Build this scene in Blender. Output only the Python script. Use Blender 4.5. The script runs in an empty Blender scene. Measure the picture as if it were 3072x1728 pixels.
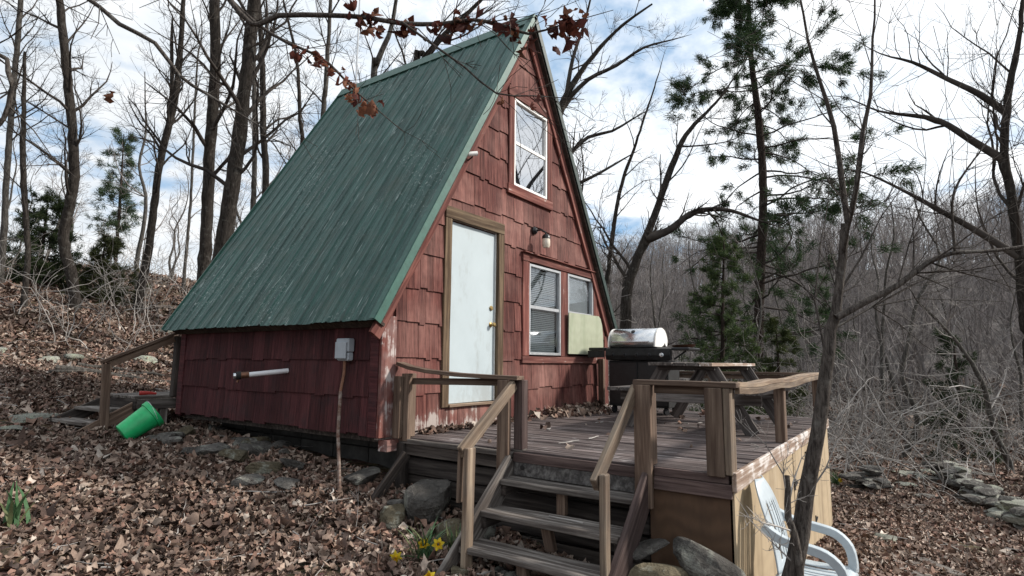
import bpy, bmesh, math, random
import numpy as np
from mathutils import Matrix, Vector, noise as mnoise
R = math.radians
SC = bpy.context.scene
COL = SC.collection

# ------------------------------------------------------------------ camera
cd = bpy.data.cameras.new('camera'); cam = bpy.data.objects.new('camera', cd); COL.objects.link(cam)
cd.sensor_width = 36; cd.lens = 20.198; cd.clip_start = 0.05; cd.clip_end = 3000
_yaw, _pitch, _roll = 0.9642, 0.1273, 0.0101
_f = Vector((math.sin(_yaw)*math.cos(_pitch), math.cos(_yaw)*math.cos(_pitch), math.sin(_pitch)))
_r = Vector((math.cos(_yaw), -math.sin(_yaw), 0)); _u = _r.cross(_f)
_r2 = _r*math.cos(_roll)+_u*math.sin(_roll); _u2 = -_r*math.sin(_roll)+_u*math.cos(_roll)
cam.matrix_world = Matrix(((_r2.x,_u2.x,-_f.x,-3.833),(_r2.y,_u2.y,-_f.y,-4.1719),(_r2.z,_u2.z,-_f.z,0.7247),(0,0,0,1)))
SC.camera = cam

# ------------------------------------------------------------------ light
SUN_DIR = Vector((0.50, -0.66, 0.56)).normalized()          # towards the sun
SUN_EL = math.asin(SUN_DIR.z); SUN_AZ = math.atan2(SUN_DIR.x, SUN_DIR.y)
world = bpy.data.worlds.new('World'); SC.world = world; world.use_nodes = True
wn = world.node_tree; wn.nodes.clear()
def wnode(t, **kw):
    x = wn.nodes.new(t)
    for k, v in kw.items(): setattr(x, k, v)
    return x
sky = wnode('ShaderNodeTexSky', sky_type='NISHITA', sun_disc=False, sun_elevation=SUN_EL, sun_rotation=SUN_AZ, air_density=1.0, dust_density=1.0, ozone_density=1.5)
tc = wnode('ShaderNodeTexCoord')
sep = wnode('ShaderNodeSeparateXYZ'); wn.links.new(tc.outputs['Generated'], sep.inputs[0])
def wmath(op, a, b=None, clamp=False):
    x = wnode('ShaderNodeMath', operation=op, use_clamp=clamp)
    for i, v in enumerate((a, b)):
        if v is None: continue
        if isinstance(v, (int, float)): x.inputs[i].default_value = v
        else: wn.links.new(v, x.inputs[i])
    return x.outputs[0]
zz = wmath('ADD', wmath('MAXIMUM', sep.outputs[2], 0.0), 0.22)
cmb = wnode('ShaderNodeCombineXYZ')
wn.links.new(wmath('DIVIDE', sep.outputs[0], zz), cmb.inputs[0]); wn.links.new(wmath('DIVIDE', sep.outputs[1], zz), cmb.inputs[1])
def wnoise(scale, detail, rough, dist=0.0, off=(0,0,0)):
    mp = wnode('ShaderNodeMapping'); mp.inputs['Location'].default_value = off; wn.links.new(cmb.outputs[0], mp.inputs[0])
    x = wnode('ShaderNodeTexNoise'); x.inputs['Scale'].default_value = scale; x.inputs['Detail'].default_value = detail
    x.inputs['Roughness'].default_value = rough; x.inputs['Distortion'].default_value = dist
    wn.links.new(mp.outputs[0], x.inputs['Vector']); return x.outputs[0]
def wramp(fac, stops):
    x = wnode('ShaderNodeValToRGB'); e = x.color_ramp.elements
    while len(e) < len(stops): e.new(0.5)
    for q, (p, c) in zip(e, stops): q.position = p; q.color = c if len(c) == 4 else (*c, 1)
    wn.links.new(fac, x.inputs[0]); return x.outputs[0]
big = wnoise(1.3, 4, .5, .3, (3.1, 1.7, 0)); small = wnoise(6.5, 5, .55, .15, (0.4, 8.2, 0))
cover = wramp(wmath('ADD', wmath('MULTIPLY', big, .68), wmath('MULTIPLY', small, .42)), [(.395, (0,0,0)), (.54, (1,1,1))])
cshade = wramp(wnoise(3.2, 5, .6, .2, (7, 2, 0)), [(.30, (8.0, 8.9, 9.8)), (.62, (11.2, 11.4, 11.6))])
bl = wnode('ShaderNodeMix', data_type='RGBA')
bl.inputs[0].default_value = 0.6
wn.links.new(sky.outputs[0], bl.inputs[6]); bl.inputs[7].default_value = (3.6, 6.4, 9.8, 1)
# clouds are brighter on the sun's side of the sky
dp = wnode('ShaderNodeVectorMath', operation='DOT_PRODUCT'); wn.links.new(tc.outputs['Generated'], dp.inputs[0]); dp.inputs[1].default_value = SUN_DIR
glow = wmath('ADD', wmath('MULTIPLY', wmath('MAXIMUM', dp.outputs['Value'], -.3), .24), .95)
gm_ = wnode('ShaderNodeVectorMath', operation='SCALE'); wn.links.new(cshade, gm_.inputs[0]); wn.links.new(glow, gm_.inputs['Scale']); cshade = gm_.outputs[0]
mx = wnode('ShaderNodeMix', data_type='RGBA')
wn.links.new(cover, mx.inputs[0]); wn.links.new(bl.outputs[2], mx.inputs[6]); wn.links.new(cshade, mx.inputs[7])
bg = wnode('ShaderNodeBackground'); bg.inputs[1].default_value = 0.085
wo = wnode('ShaderNodeOutputWorld')
wn.links.new(mx.outputs[2], bg.inputs[0]); wn.links.new(bg.outputs[0], wo.inputs[0])

sd = bpy.data.lights.new('sun', 'SUN'); sun = bpy.data.objects.new('sun', sd); COL.objects.link(sun)
sd.energy = 4.2; sd.angle = R(5); sd.color = (1.0, .94, .86)
sun.rotation_euler = SUN_DIR.to_track_quat('Z', 'Y').to_euler(); sun.location = SUN_DIR*60

vs = SC.view_settings; vs.view_transform = 'Standard'; vs.look = 'None'; vs.exposure = 0.3; vs.gamma = 1.0; vs.use_curve_mapping = False
SC.cycles.max_bounces = 6; SC.cycles.transparent_max_bounces = 8; SC.cycles.diffuse_bounces = 3
SC.cycles.use_denoising = True

# ------------------------------------------------------------------ material helpers
def mat(name, rough=.8, spec=.25):
    m = bpy.data.materials.new(name); m.use_nodes = True
    b = m.node_tree.nodes['Principled BSDF']; b.inputs['Roughness'].default_value = rough
    b.inputs['Specular IOR Level'].default_value = spec
    return m, m.node_tree, b
def nd(nt, t, **kw):
    x = nt.nodes.new(t)
    for k, v in kw.items(): setattr(x, k, v)
    return x
def setin(nt, sock, v):
    if hasattr(v, 'is_output'): nt.links.new(v, sock)
    elif isinstance(v, (tuple, list)) and len(v) == 3 and sock.type == 'RGBA': sock.default_value = (*v, 1)
    else: sock.default_value = v
def coords(nt, scale=(1,1,1), rnd=True, kind='Object'):
    t = nd(nt, 'ShaderNodeTexCoord'); o = t.outputs[kind]
    if rnd:
        oi = nd(nt, 'ShaderNodeObjectInfo'); mm = nd(nt, 'ShaderNodeMath', operation='MULTIPLY'); mm.inputs[1].default_value = 57.0
        nt.links.new(oi.outputs['Random'], mm.inputs[0]); va = nd(nt, 'ShaderNodeVectorMath', operation='ADD')
        nt.links.new(o, va.inputs[0]); nt.links.new(mm.outputs[0], va.inputs[1]); o = va.outputs[0]
    mp = nd(nt, 'ShaderNodeMapping'); mp.inputs['Scale'].default_value = scale; nt.links.new(o, mp.inputs[0])
    return mp.outputs[0]
def noi(nt, vec, scale=1, detail=4, rough=.55, dist=0):
    x = nd(nt, 'ShaderNodeTexNoise'); nt.links.new(vec, x.inputs['Vector'])
    x.inputs['Scale'].default_value = scale; x.inputs['Detail'].default_value = detail
    x.inputs['Roughness'].default_value = rough; x.inputs['Distortion'].default_value = dist
    return x.outputs[0]
def ramp(nt, fac, stops, interp='LINEAR'):
    x = nd(nt, 'ShaderNodeValToRGB'); x.color_ramp.interpolation = interp; e = x.color_ramp.elements
    while len(e) < len(stops): e.new(.5)
    for q, (p, c) in zip(e, stops):
        q.position = p; q.color = (c, c, c, 1) if isinstance(c, (int, float)) else (*c, 1)
    nt.links.new(fac, x.inputs[0]); return x.outputs[0]
def mixc(nt, fac, a, b, blend='MIX'):
    x = nd(nt, 'ShaderNodeMix', data_type='RGBA', blend_type=blend)
    setin(nt, x.inputs[0], fac); setin(nt, x.inputs[6], a); setin(nt, x.inputs[7], b); return x.outputs[2]
def mth(nt, op, a, b=0.0, clamp=False):
    x = nd(nt, 'ShaderNodeMath', operation=op, use_clamp=clamp); setin(nt, x.inputs[0], a); setin(nt, x.inputs[1], b); return x.outputs[0]
def bump(nt, b, h, strength=.4, dist=.01):
    x = nd(nt, 'ShaderNodeBump'); x.inputs['Strength'].default_value = strength; x.inputs['Distance'].default_value = dist
    nt.links.new(h, x.inputs['Height']); nt.links.new(x.outputs[0], b.inputs['Normal'])
def rnd_of(nt): return nd(nt, 'ShaderNodeObjectInfo').outputs['Random']
def mix3(a, b, t): return tuple(x*(1-t)+y*t for x, y in zip(a, b))

def wood(name, dark, light, axis=0, blotch=(.1,.09,.08), bl_amt=.35, peel=None, peel_pos=.62, rough=.85):
    """weathered timber; grain along the object's own axis (0 = X for boards, 2 = Z for shingles)"""
    m, nt, b = mat(name, rough, .2)
    sc = [26, 26, 26]; sc[axis] = 1.3
    v = coords(nt, tuple(sc)); g = noi(nt, v, 1, 6, .65, .25)
    v2 = coords(nt, (2.2, 2.2, 2.2)); bn = noi(nt, v2, 1.6, 5, .6)
    base = ramp(nt, g, [(.28, mix3(dark, (0,0,0), .35)), (.45, dark), (.66, light)])
    base = mixc(nt, mth(nt, 'MULTIPLY', ramp(nt, bn, [(.42, 0), (.70, 1)]), bl_amt), base, blotch)
    rv = ramp(nt, rnd_of(nt), [(0, (.74,.74,.74)), (1, (1.18,1.16,1.14))])
    base = mixc(nt, 1.0, base, rv, 'MULTIPLY')
    if peel:
        pn = mth(nt, 'ADD', mth(nt, 'MULTIPLY', g, .55), mth(nt, 'MULTIPLY', noi(nt, v2, 2.7, 4, .6), .5))
        base = mixc(nt, ramp(nt, pn, [(peel_pos-.03, 0), (peel_pos+.04, .9)]), base, peel)
    nt.links.new(base, b.inputs['Base Color'])
    crack = ramp(nt, g, [(.30, 0), (.42, .8), (.8, 1)])
    bump(nt, b, crack, .55, .006)
    return m
def plain(name, col, rough=.6, spec=.3, metal=0, var=.15, scale=8, bmp=0):
    m, nt, b = mat(name, rough, spec); b.inputs['Metallic'].default_value = metal
    n_ = noi(nt, coords(nt), scale, 5, .6)
    c = mixc(nt, 1.0, col, ramp(nt, n_, [(.3, 1-var), (.7, 1+var)]), 'MULTIPLY'); nt.links.new(c, b.inputs['Base Color'])
    if bmp: bump(nt, b, n_, bmp, .01)
    return m
# ------------------------------------------------------------------ materials
RED_D, RED_L = (.082,.025,.021), (.19,.075,.060)
MT = {}
def red_material(name, dark, light, axis, stain=True):
    """red paint on split shakes: dark runs between the grain, pale worn fibres, bare grey wood low on the deck side"""
    m, nt, b = mat(name, .82, .22)
    sc = [30, 30, 30]; sc[axis] = 1.1
    v = coords(nt, tuple(sc), rnd=False); g = noi(nt, v, 1, 6, .68, .3)
    wv = coords(nt, (1,1,1), rnd=False); big = noi(nt, wv, 1.1, 4, .6); mid = noi(nt, wv, 4.5, 5, .6)
    base = ramp(nt, g, [(.25, mix3(dark, (.01,.006,.006), .55)), (.44, dark), (.70, light)])
    base = mixc(nt, mth(nt, 'MULTIPLY', ramp(nt, big, [(.44, 0), (.66, 1)]), .45 if stain else .3), base, (.33,.185,.155) if stain else (.10,.035,.033))
    base = mixc(nt, mth(nt, 'MULTIPLY', ramp(nt, mid, [(.48, 0), (.72, 1)]), .5), base, (.075,.028,.025) if stain else (.022,.018,.02))
    fg = noi(nt, coords(nt, (75,75,3.5) if axis == 2 else (3.5,75,75), rnd=False), 1, 4, .7)
    base = mixc(nt, 1.0, base, ramp(nt, fg, [(.32, .62), (.5, 1.0), (.7, 1.22)]), 'MULTIPLY')
    rv = ramp(nt, rnd_of(nt), [(0, (.70,.68,.68)), (1, (1.22,1.22,1.22))])
    base = mixc(nt, 1.0, base, rv, 'MULTIPLY')
    gm = nd(nt, 'ShaderNodeNewGeometry'); sp = nd(nt, 'ShaderNodeSeparateXYZ'); nt.links.new(gm.outputs['Position'], sp.inputs[0])
    pn = mth(nt, 'ADD', mth(nt, 'MULTIPLY', g, .45), mth(nt, 'MULTIPLY', mid, .55))
    if stain:   # paint worn off by splash-back in a band above the deck boards
        low = nd(nt, 'ShaderNodeMapRange'); low.inputs[1].default_value = .02; low.inputs[2].default_value = .40; low.inputs[3].default_value = .16; low.inputs[4].default_value = -.10
        nt.links.new(sp.outputs[2], low.inputs[0])
        fr = nd(nt, 'ShaderNodeMapRange'); fr.inputs[1].default_value = 1.7; fr.inputs[2].default_value = 2.3; fr.inputs[3].default_value = 0; fr.inputs[4].default_value = -.12
        nt.links.new(sp.outputs[0], fr.inputs[0])
        pn = mth(nt, 'ADD', mth(nt, 'ADD', pn, low.outputs[0]), fr.outputs[0])
    wear = ramp(nt, pn, [(.585, 0), (.64, .85)] if stain else [(.70, 0), (.78, .5)])
    base = mixc(nt, wear, base, (.40,.35,.32))
    nt.links.new(base, b.inputs['Base Color'])
    bump(nt, b, ramp(nt, g, [(.26, 0), (.45, .7), (.8, 1)]), .6, .008)
    return m
MT['shake'] = red_material('red painted shakes', RED_D, RED_L, 2)
MT['shake_side_shaded'] = red_material('shade-darkened red side shakes', (.050,.014,.016), (.092,.029,.030), 2, stain=False)  # same red paint as the front, darkened to carry the wall's shade
MT['trim_red'] = wood('red painted trim', (.125,.040,.033), (.26,.115,.092), 0, (.09,.05,.045), .4, (.42,.36,.33), .66)
MT['corner'] = wood('worn red corner board', (.15,.050,.042), (.29,.125,.10), 0, (.40,.34,.32), .4, (.47,.42,.40), .575)
MT['trim_brown'] = wood('brown door casing', (.085,.055,.034), (.20,.145,.092), 0, (.06,.045,.035), .3)
MT['post'] = wood('brown rail timber', (.100,.066,.049), (.21,.153,.115), 0, (.08,.062,.052), .3)
MT['rail'] = wood('weathered tan rail', (.175,.125,.090), (.36,.285,.21), 0, (.12,.11,.10), .45)
MT['grey'] = wood('silvered step timber', (.085,.072,.064), (.30,.275,.25), 0, (.06,.05,.046), .5)
MT['riser'] = wood('grey painted riser', (.13,.12,.115), (.33,.315,.30), 0, (.09,.085,.085), .5)
MT['darkwood'] = wood('dark timber', (.035,.028,.025), (.10,.085,.075), 0, (.03,.026,.024), .4)  # a dark brown-grey timber tone
MT['deck'] = wood('worn deck boards', (.062,.047,.045), (.19,.160,.155), 0, (.05,.040,.038), .45, (.32,.29,.28), .63)
MT['fascia'] = wood('red stained deck edge', (.060,.040,.037), (.145,.105,.096), 0, (.045,.034,.032), .4)
MT['white_trim'] = wood('flaking pale fascia', (.30,.22,.17), (.55,.48,.43), 0, (.20,.13,.10), .5, (.62,.58,.55), .56)
MT['table'] = wood('grey picnic timber', (.075,.064,.060), (.21,.19,.18), 0, (.05,.045,.042), .4)
MT['table_top'] = wood('dark table plank', (.05,.042,.038), (.16,.14,.13), 0, (.40,.38,.36), .12)

def plywood(name, c, stain, s=.14):
    m, nt, b = mat(name, .75, .25)
    v = coords(nt, (1.5, 1.5, .9), rnd=False)
    g = nd(nt, 'ShaderNodeTexWave', bands_direction='Z'); nt.links.new(v, g.inputs[0]); g.inputs['Scale'].default_value = 2.2
    g.inputs['Distortion'].default_value = 9; g.inputs['Detail'].default_value = 3; g.inputs['Detail Scale'].default_value = 1.3
    st = noi(nt, coords(nt, (5, 5, .9), rnd=False), 1, 6, .65); bl = noi(nt, coords(nt, rnd=False), 2.3, 5, .6)
    base = mixc(nt, mth(nt, 'MULTIPLY', g.outputs[1], s), c, mix3(c, (0,0,0), .45))
    base = mixc(nt, mth(nt, 'MULTIPLY', ramp(nt, st, [(.47, 0), (.70, 1)]), .6), base, stain)
    base = mixc(nt, mth(nt, 'MULTIPLY', ramp(nt, bl, [(.55, 0), (.8, 1)]), .4), base, mix3(c, (.5,.48,.42), .5))
    fl = noi(nt, coords(nt, (30,30,18), rnd=False), 1, 3, .5)
    base = mixc(nt, ramp(nt, fl, [(.74, 0), (.78, .6)]), base, (.40,.36,.30))
    nt.links.new(base, b.inputs['Base Color']); bump(nt, b, st, .15, .004); return m
MT['ply_tan'] = plywood('tan painted plywood', (.43,.335,.22), (.17,.12,.075))
MT['ply_brown'] = plywood('brown stained plywood', (.105,.062,.038), (.045,.028,.02), .5)
MT['ply_green'] = plywood('algae stained board', (.36,.38,.28), (.20,.24,.15))

def roof_material():
    m, nt, b = mat('weathered green metal', .42, .4)
    v = coords(nt, rnd=False)
    big = noi(nt, v, 1.3, 5, .6); fine = noi(nt, v, 60, 3, .6); sp = noi(nt, v, 26, 4, .7)
    # dirt runs follow the slope: stretch along the fall line
    run = noi(nt, coords(nt, (1.0, 13, 1.0), rnd=False), 1.6, 5, .7)
    base = mixc(nt, ramp(nt, big, [(.35, 0), (.7, 1)]), (.017,.070,.055), (.028,.094,.075))
    base = mixc(nt, mth(nt, 'MULTIPLY', ramp(nt, run, [(.40, 0), (.66, 1)]), .75), base, (.014,.024,.023))
    base = mixc(nt, ramp(nt, fine, [(.45, .0), (.75, .30)]), base, (.080,.120,.112))
    spots = mth(nt, 'MULTIPLY', ramp(nt, sp, [(.58, 0), (.64, 1)]), ramp(nt, noi(nt, v, .9, 3, .6), [(.48, 0), (.66, 1)]))
    base = mixc(nt, mth(nt, 'MULTIPLY', spots, .75), base, (.36,.42,.39))
    scr = noi(nt, coords(nt, (2.2, 30, 2.2), rnd=False), 1.0, 3, .6)
    base = mixc(nt, mth(nt, 'MULTIPLY', ramp(nt, scr, [(.635, 0), (.70, 1)]), .6), base, (.36,.42,.40))
    grit = noi(nt, v, 140, 4, .8)
    base = mixc(nt, 1.0, base, ramp(nt, grit, [(.3, .55), (.7, 1.5)]), 'MULTIPLY')
    moss = mth(nt, 'MULTIPLY', ramp(nt, noi(nt, v, 2.3, 6, .7), [(.5, 0), (.72, 1)]), .55)
    base = mixc(nt, moss, base, (.062,.078,.060))
    nt.links.new(base, b.inputs['Base Color'])
    nt.links.new(ramp(nt, run, [(.3, .40), (.7, .7)]), b.inputs['Roughness'])
    bump(nt, b, fine, .12, .003); return m
MT['roof'] = roof_material()
MT['roof_trim'] = plain('green metal trim', (.035,.10,.078), .45, .4, 0, .25, 12)
MT['soffit'] = wood('dark soffit boards', (.030,.022,.018), (.075,.058,.048), 0)
MT['rake_edge_shaded'] = plain('shaded green metal edge', (.022,.040,.034), .5, .4, 0, .3, 12)  # darker green for the right rake trim, shade of its underside painted in
MT['door'] = plain('white steel door', (.43,.49,.51), .38, .4, 0, .07, 1.6)
def door_grime(m):
    nt = m.node_tree; b = nt.nodes['Principled BSDF']; src = b.inputs['Base Color'].links[0].from_socket
    gm = nd(nt, 'ShaderNodeNewGeometry'); sp = nd(nt, 'ShaderNodeSeparateXYZ'); nt.links.new(gm.outputs['Position'], sp.inputs[0])
    lo = nd(nt, 'ShaderNodeMapRange'); lo.inputs[1].default_value = .26; lo.inputs[2].default_value = .75; lo.inputs[3].default_value = .14; lo.inputs[4].default_value = 0; nt.links.new(sp.outputs[2], lo.inputs[0])
    n_ = mth(nt, 'ADD', noi(nt, coords(nt, (6,6,2.2)), 1, 6, .7), lo.outputs[0])
    nt.links.new(mixc(nt, mth(nt, 'MULTIPLY', ramp(nt, n_, [(.56, 0), (.74, 1)]), .35), src, (.20,.18,.15)), b.inputs['Base Color'])
door_grime(MT['door'])
MT['vinyl'] = plain('white vinyl', (.78,.77,.74), .4, .35, 0, .08, 9)
MT['alu'] = plain('dull aluminium', (.46,.47,.48), .42, .5, .55, .12, 14)
MT['blind'] = plain('white blind slat', (.80,.82,.81), .5, .3, 0, .05, 5)
MT['dark_room'] = plain('dark interior', (.02,.02,.022), .9, .1)
MT['curtain'] = plain('grey lining cloth', (.30,.30,.31), .9, .1, 0, .12, 5)
MT['black'] = plain('black enamel', (.012,.012,.013), .35, .4, 0, .3, 16)
MT['black_dull'] = plain('sooty black steel', (.016,.016,.016), .7, .3, 0, .45, 12, .1)
MT['brass'] = plain('brass', (.42,.29,.12), .35, .5, .9, .15)
MT['copper'] = plain('dull copper fitting', (.16,.075,.045), .5, .5, .6, .4, 30)
MT['steel'] = plain('brushed stainless', (.60,.61,.62), .26, .5, .92, .08, 20)
MT['pvc'] = plain('white plastic pipe', (.66,.66,.68), .4, .4, 0, .06, 6)
MT['greybox'] = plain('grey utility box', (.34,.37,.40), .5, .35, 0, .12, 6)
MT['conduit'] = wood('faded conduit', (.16,.085,.06), (.36,.30,.26), 0, (.4,.37,.34), .5)
MT['green_plastic'] = plain('bright green plastic', (.014,.40,.13), .36, .45, 0, .22, 7)
MT['chair'] = plain('pale plastic', (.42,.47,.50), .42, .4, 0, .16, 5)
MT['block'] = plain('shade-darkened concrete block', (.06,.056,.052), .95, .1, 0, .35, 6, .4)  # shade of the gap under the wall is put into this colour
MT['rubber'] = plain('black rubber', (.012,.012,.014), .8, .2)
MT['red_plastic'] = plain('red plastic', (.35,.025,.02), .5, .3)
MT['bulb'] = plain('clear lamp jar', (.62,.56,.46), .15, .6)
def glass_mat(name, refl, tint):
    m, nt, b = mat(name); nt.nodes.remove(b); out = nt.nodes['Material Output']
    tr = nd(nt, 'ShaderNodeBsdfTransparent'); tr.inputs[0].default_value = (*tint, 1)
    gl = nd(nt, 'ShaderNodeBsdfGlossy'); gl.inputs['Roughness'].default_value = .015; gl.inputs[0].default_value = (.95,.97,1,1)
    fr = nd(nt, 'ShaderNodeFresnel'); fr.inputs[0].default_value = 1.5
    f2 = mth(nt, 'ADD', mth(nt, 'MULTIPLY', fr.outputs[0], 1.6), refl, True)
    ms = nd(nt, 'ShaderNodeMixShader'); nt.links.new(f2, ms.inputs[0]); nt.links.new(tr.outputs[0], ms.inputs[1]); nt.links.new(gl.outputs[0], ms.inputs[2])
    nt.links.new(ms.outputs[0], out.inputs[0]); return m
MT['glass'] = glass_mat('window glass', .03, (.93,.96,.96))
MT['glass_up'] = glass_mat('coated window glass', .42, (.6,.64,.68))

def rock_material(name, c1, c2, lichen=(.36,.38,.33), la=.55):
    m, nt, b = mat(name, .92, .15)
    v = coords(nt); a = noi(nt, v, 3.5, 8, .65); f = noi(nt, v, 22, 6, .7); l = noi(nt, v, 5.5, 6, .65)
    st = noi(nt, coords(nt, (2, 2, 16)), 1.4, 4, .6)
    base = mixc(nt, ramp(nt, a, [(.35, 0), (.65, 1)]), c1, c2)
    base = mixc(nt, ramp(nt, f, [(.3, .45), (.6, 0)]), base, mix3(c1, (0,0,0), .7))
    base = mixc(nt, mth(nt, 'MULTIPLY', ramp(nt, l, [(.54, 0), (.63, 1)]), la), base, lichen)
    base = mixc(nt, 1.0, base, ramp(nt, rnd_of(nt), [(0, (.75,.75,.75)), (1, (1.2,1.2,1.2))]), 'MULTIPLY')
    nt.links.new(base, b.inputs['Base Color'])
    bump(nt, b, mth(nt, 'ADD', f, st), 1.0, .06); return m
MT['rock'] = rock_material('grey sandstone', (.070,.064,.058), (.20,.185,.168), (.36,.36,.31), .7)
MT['rock_tan'] = rock_material('tan sandstone', (.10,.083,.055), (.22,.185,.125))
MT['rock_pale'] = rock_material('lichened pale stone', (.24,.24,.20), (.42,.42,.36), (.42,.46,.34), .7)

def bark_material(name, c1, c2, lich=(.26,.26,.24), la=.4, s=1.0):
    m, nt, b = mat(name, .95, .08)
    v = coords(nt, (1, 1, .22)); f = noi(nt, v, 26*s, 5, .7, .4); a = noi(nt, coords(nt), 2.2, 5, .6); l = noi(nt, coords(nt), 7, 5, .65)
    base = mixc(nt, ramp(nt, f, [(.36, 0), (.62, 1)]), mix3(c1, (0,0,0), .45), c2)
    base = mixc(nt, ramp(nt, a, [(.35, .5), (.7, 0)]), base, c1)
    base = mixc(nt, mth(nt, 'MULTIPLY', ramp(nt, l, [(.56, 0), (.66, 1)]), la), base, lich)
    nt.links.new(base, b.inputs['Base Color']); bump(nt, b, f, .9, .03); return m
MT['bark'] = bark_material('dark oak bark', (.024,.020,.017), (.066,.057,.050), (.16,.155,.14), .35)
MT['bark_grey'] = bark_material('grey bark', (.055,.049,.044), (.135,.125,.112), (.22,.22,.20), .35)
MT['bark_pine'] = bark_material('pine bark', (.024,.018,.016), (.062,.046,.038), (.09,.07,.06), .3)
MT['bark_young'] = bark_material('young tree bark', (.055,.046,.041), (.16,.14,.124), (.25,.24,.22), .45, 2.2)
def twig_material(name, c1, c2):
    m, nt, b = mat(name, .9, .1)
    a = noi(nt, coords(nt, rnd=False), 1.7, 3, .6)
    nt.links.new(ramp(nt, a, [(.35, c1), (.65, c2)]), b.inputs['Base Color']); return m
MT['twig'] = twig_material('dark twigs', (.028,.023,.020), (.070,.060,.053))
MT['twig_pale'] = twig_material('pale twigs', (.17,.155,.145), (.40,.375,.35))
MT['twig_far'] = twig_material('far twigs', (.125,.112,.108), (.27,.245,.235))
def attr_leaf(name, rough=.8, transl=.0, attr='col'):
    m, nt, b = mat(name, rough, .18)
    at = nd(nt, 'ShaderNodeAttribute', attribute_name=attr)
    n_ = noi(nt, coords(nt, rnd=False), 45, 3, .6)
    c = mixc(nt, 1.0, at.outputs[0], ramp(nt, n_, [(.3, .75), (.7, 1.2)]), 'MULTIPLY'); nt.links.new(c, b.inputs['Base Color'])
    if transl:
        out = nt.nodes['Material Output']; tl = nd(nt, 'ShaderNodeBsdfTranslucent'); nt.links.new(c, tl.inputs[0])
        ms = nd(nt, 'ShaderNodeMixShader'); ms.inputs[0].default_value = transl
        nt.links.new(b.outputs[0], ms.inputs[1]); nt.links.new(tl.outputs[0], ms.inputs[2]); nt.links.new(ms.outputs[0], out.inputs[0])
    return m
MT['litter'] = attr_leaf('fallen oak leaf'); MT['foliage'] = attr_leaf('green foliage', .6, .25); MT['deadleaf'] = attr_leaf('hanging dead leaf', .7, .3)
def ground_material():
    m, nt, b = mat('leafy forest soil', .97, .1)
    v = coords(nt, rnd=False); a = noi(nt, v, .35, 5, .6); f = noi(nt, v, 14, 6, .75); vo = nd(nt, 'ShaderNodeTexVoronoi'); nt.links.new(v, vo.inputs[0]); vo.inputs['Scale'].default_value = 13
    base = ramp(nt, f, [(.32, (.028,.019,.014)), (.5, (.095,.062,.042)), (.68, (.20,.145,.105))])
    hs = mixc(nt, .35, base, mixc(nt, 1.0, base, vo.outputs['Color'], 'MULTIPLY'))
    base = mixc(nt, ramp(nt, a, [(.4, 0), (.75, .35)]), hs, (.085,.075,.058))
    sp = nd(nt, 'ShaderNodeSeparateXYZ'); nt.links.new(v, sp.inputs[0]); far = nd(nt, 'ShaderNodeMapRange'); far.inputs[1].default_value = 18; far.inputs[2].default_value = 40; nt.links.new(sp.outputs[0], far.inputs[0])
    base = mixc(nt, far.outputs[0], base, ramp(nt, noi(nt, v, 2.2, 8, .75), [(.3, (.055,.048,.045)), (.7, (.20,.18,.17))]))   # the wooded slope is littered with old grey leaves
    nt.links.new(base, b.inputs['Base Color']); bump(nt, b, mth(nt, 'ADD', f, vo.outputs['Distance']), .8, .05); return m
MT['ground'] = ground_material()

# ------------------------------------------------------------------ mesh helpers
WM = {}
def link(name, me, parent=None, mw=None, material=None, label=None, cat=None, group=None, kind=None, mod=None):
    o = bpy.data.objects.new(name, me); COL.objects.link(o)
    mw = mw or Matrix.Identity(4); WM[o] = mw
    if parent is not None:
        o.parent = parent; o.matrix_parent_inverse = WM[parent].inverted()
    o.matrix_basis = mw
    if material is not None and me is not None and not me.materials: me.materials.append(MT[material] if isinstance(material, str) else material)
    tag(o, label, cat, group, kind); return o
def tag(o, label=None, cat=None, group=None, kind=None):
    if label: o['label'] = label
    if cat: o['category'] = cat
    if group: o['group'] = group
    if kind: o['kind'] = kind
    return o
def thing(name, loc, label, cat, group=None): return link(name, None, None, Matrix.Translation(loc), None, label, cat, group)
def mesh(name, v, f, smooth=False):
    me = bpy.data.meshes.new(name); me.from_pydata([tuple(map(float, p)) for p in v], [], [tuple(q) for q in f]); me.update()
    if smooth: me.polygons.foreach_set('use_smooth', [True]*len(me.polygons))
    return me
def fastmesh(name, V, F, smooth=False, col=None):
    """V (n,3), F (m,k) arrays with one k"""
    me = bpy.data.meshes.new(name); V = np.asarray(V, np.float32); F = np.asarray(F, np.int32); k = F.shape[1]
    me.vertices.add(len(V)); me.vertices.foreach_set('co', V.ravel())
    me.loops.add(F.size); me.loops.foreach_set('vertex_index', F.ravel())
    me.polygons.add(len(F)); me.polygons.foreach_set('loop_start', np.arange(len(F), dtype=np.int32)*k)
    me.update(calc_edges=True)
    if smooth: me.polygons.foreach_set('use_smooth', np.ones(len(F), bool))
    if col is not None:
        a = me.color_attributes.new('col', 'FLOAT_COLOR', 'POINT'); c = np.ones((len(V), 4), np.float32); c[:, :3] = col; a.data.foreach_set('color', c.ravel())
    return me
BF = [(0,3,2,1),(4,5,6,7),(0,1,5,4),(1,2,6,5),(2,3,7,6),(3,0,4,7)]
def boxv(x0, x1, y0, y1, z0, z1): return [(x0,y0,z0),(x1,y0,z0),(x1,y1,z0),(x0,y1,z0),(x0,y0,z1),(x1,y0,z1),(x1,y1,z1),(x0,y1,z1)]
def bevel_mesh(me, w=.004, seg=1):
    bm = bmesh.new(); bm.from_mesh(me); bmesh.ops.bevel(bm, geom=bm.edges[:], offset=w, segments=seg, affect='EDGES'); bm.to_mesh(me); bm.free(); return me
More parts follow.
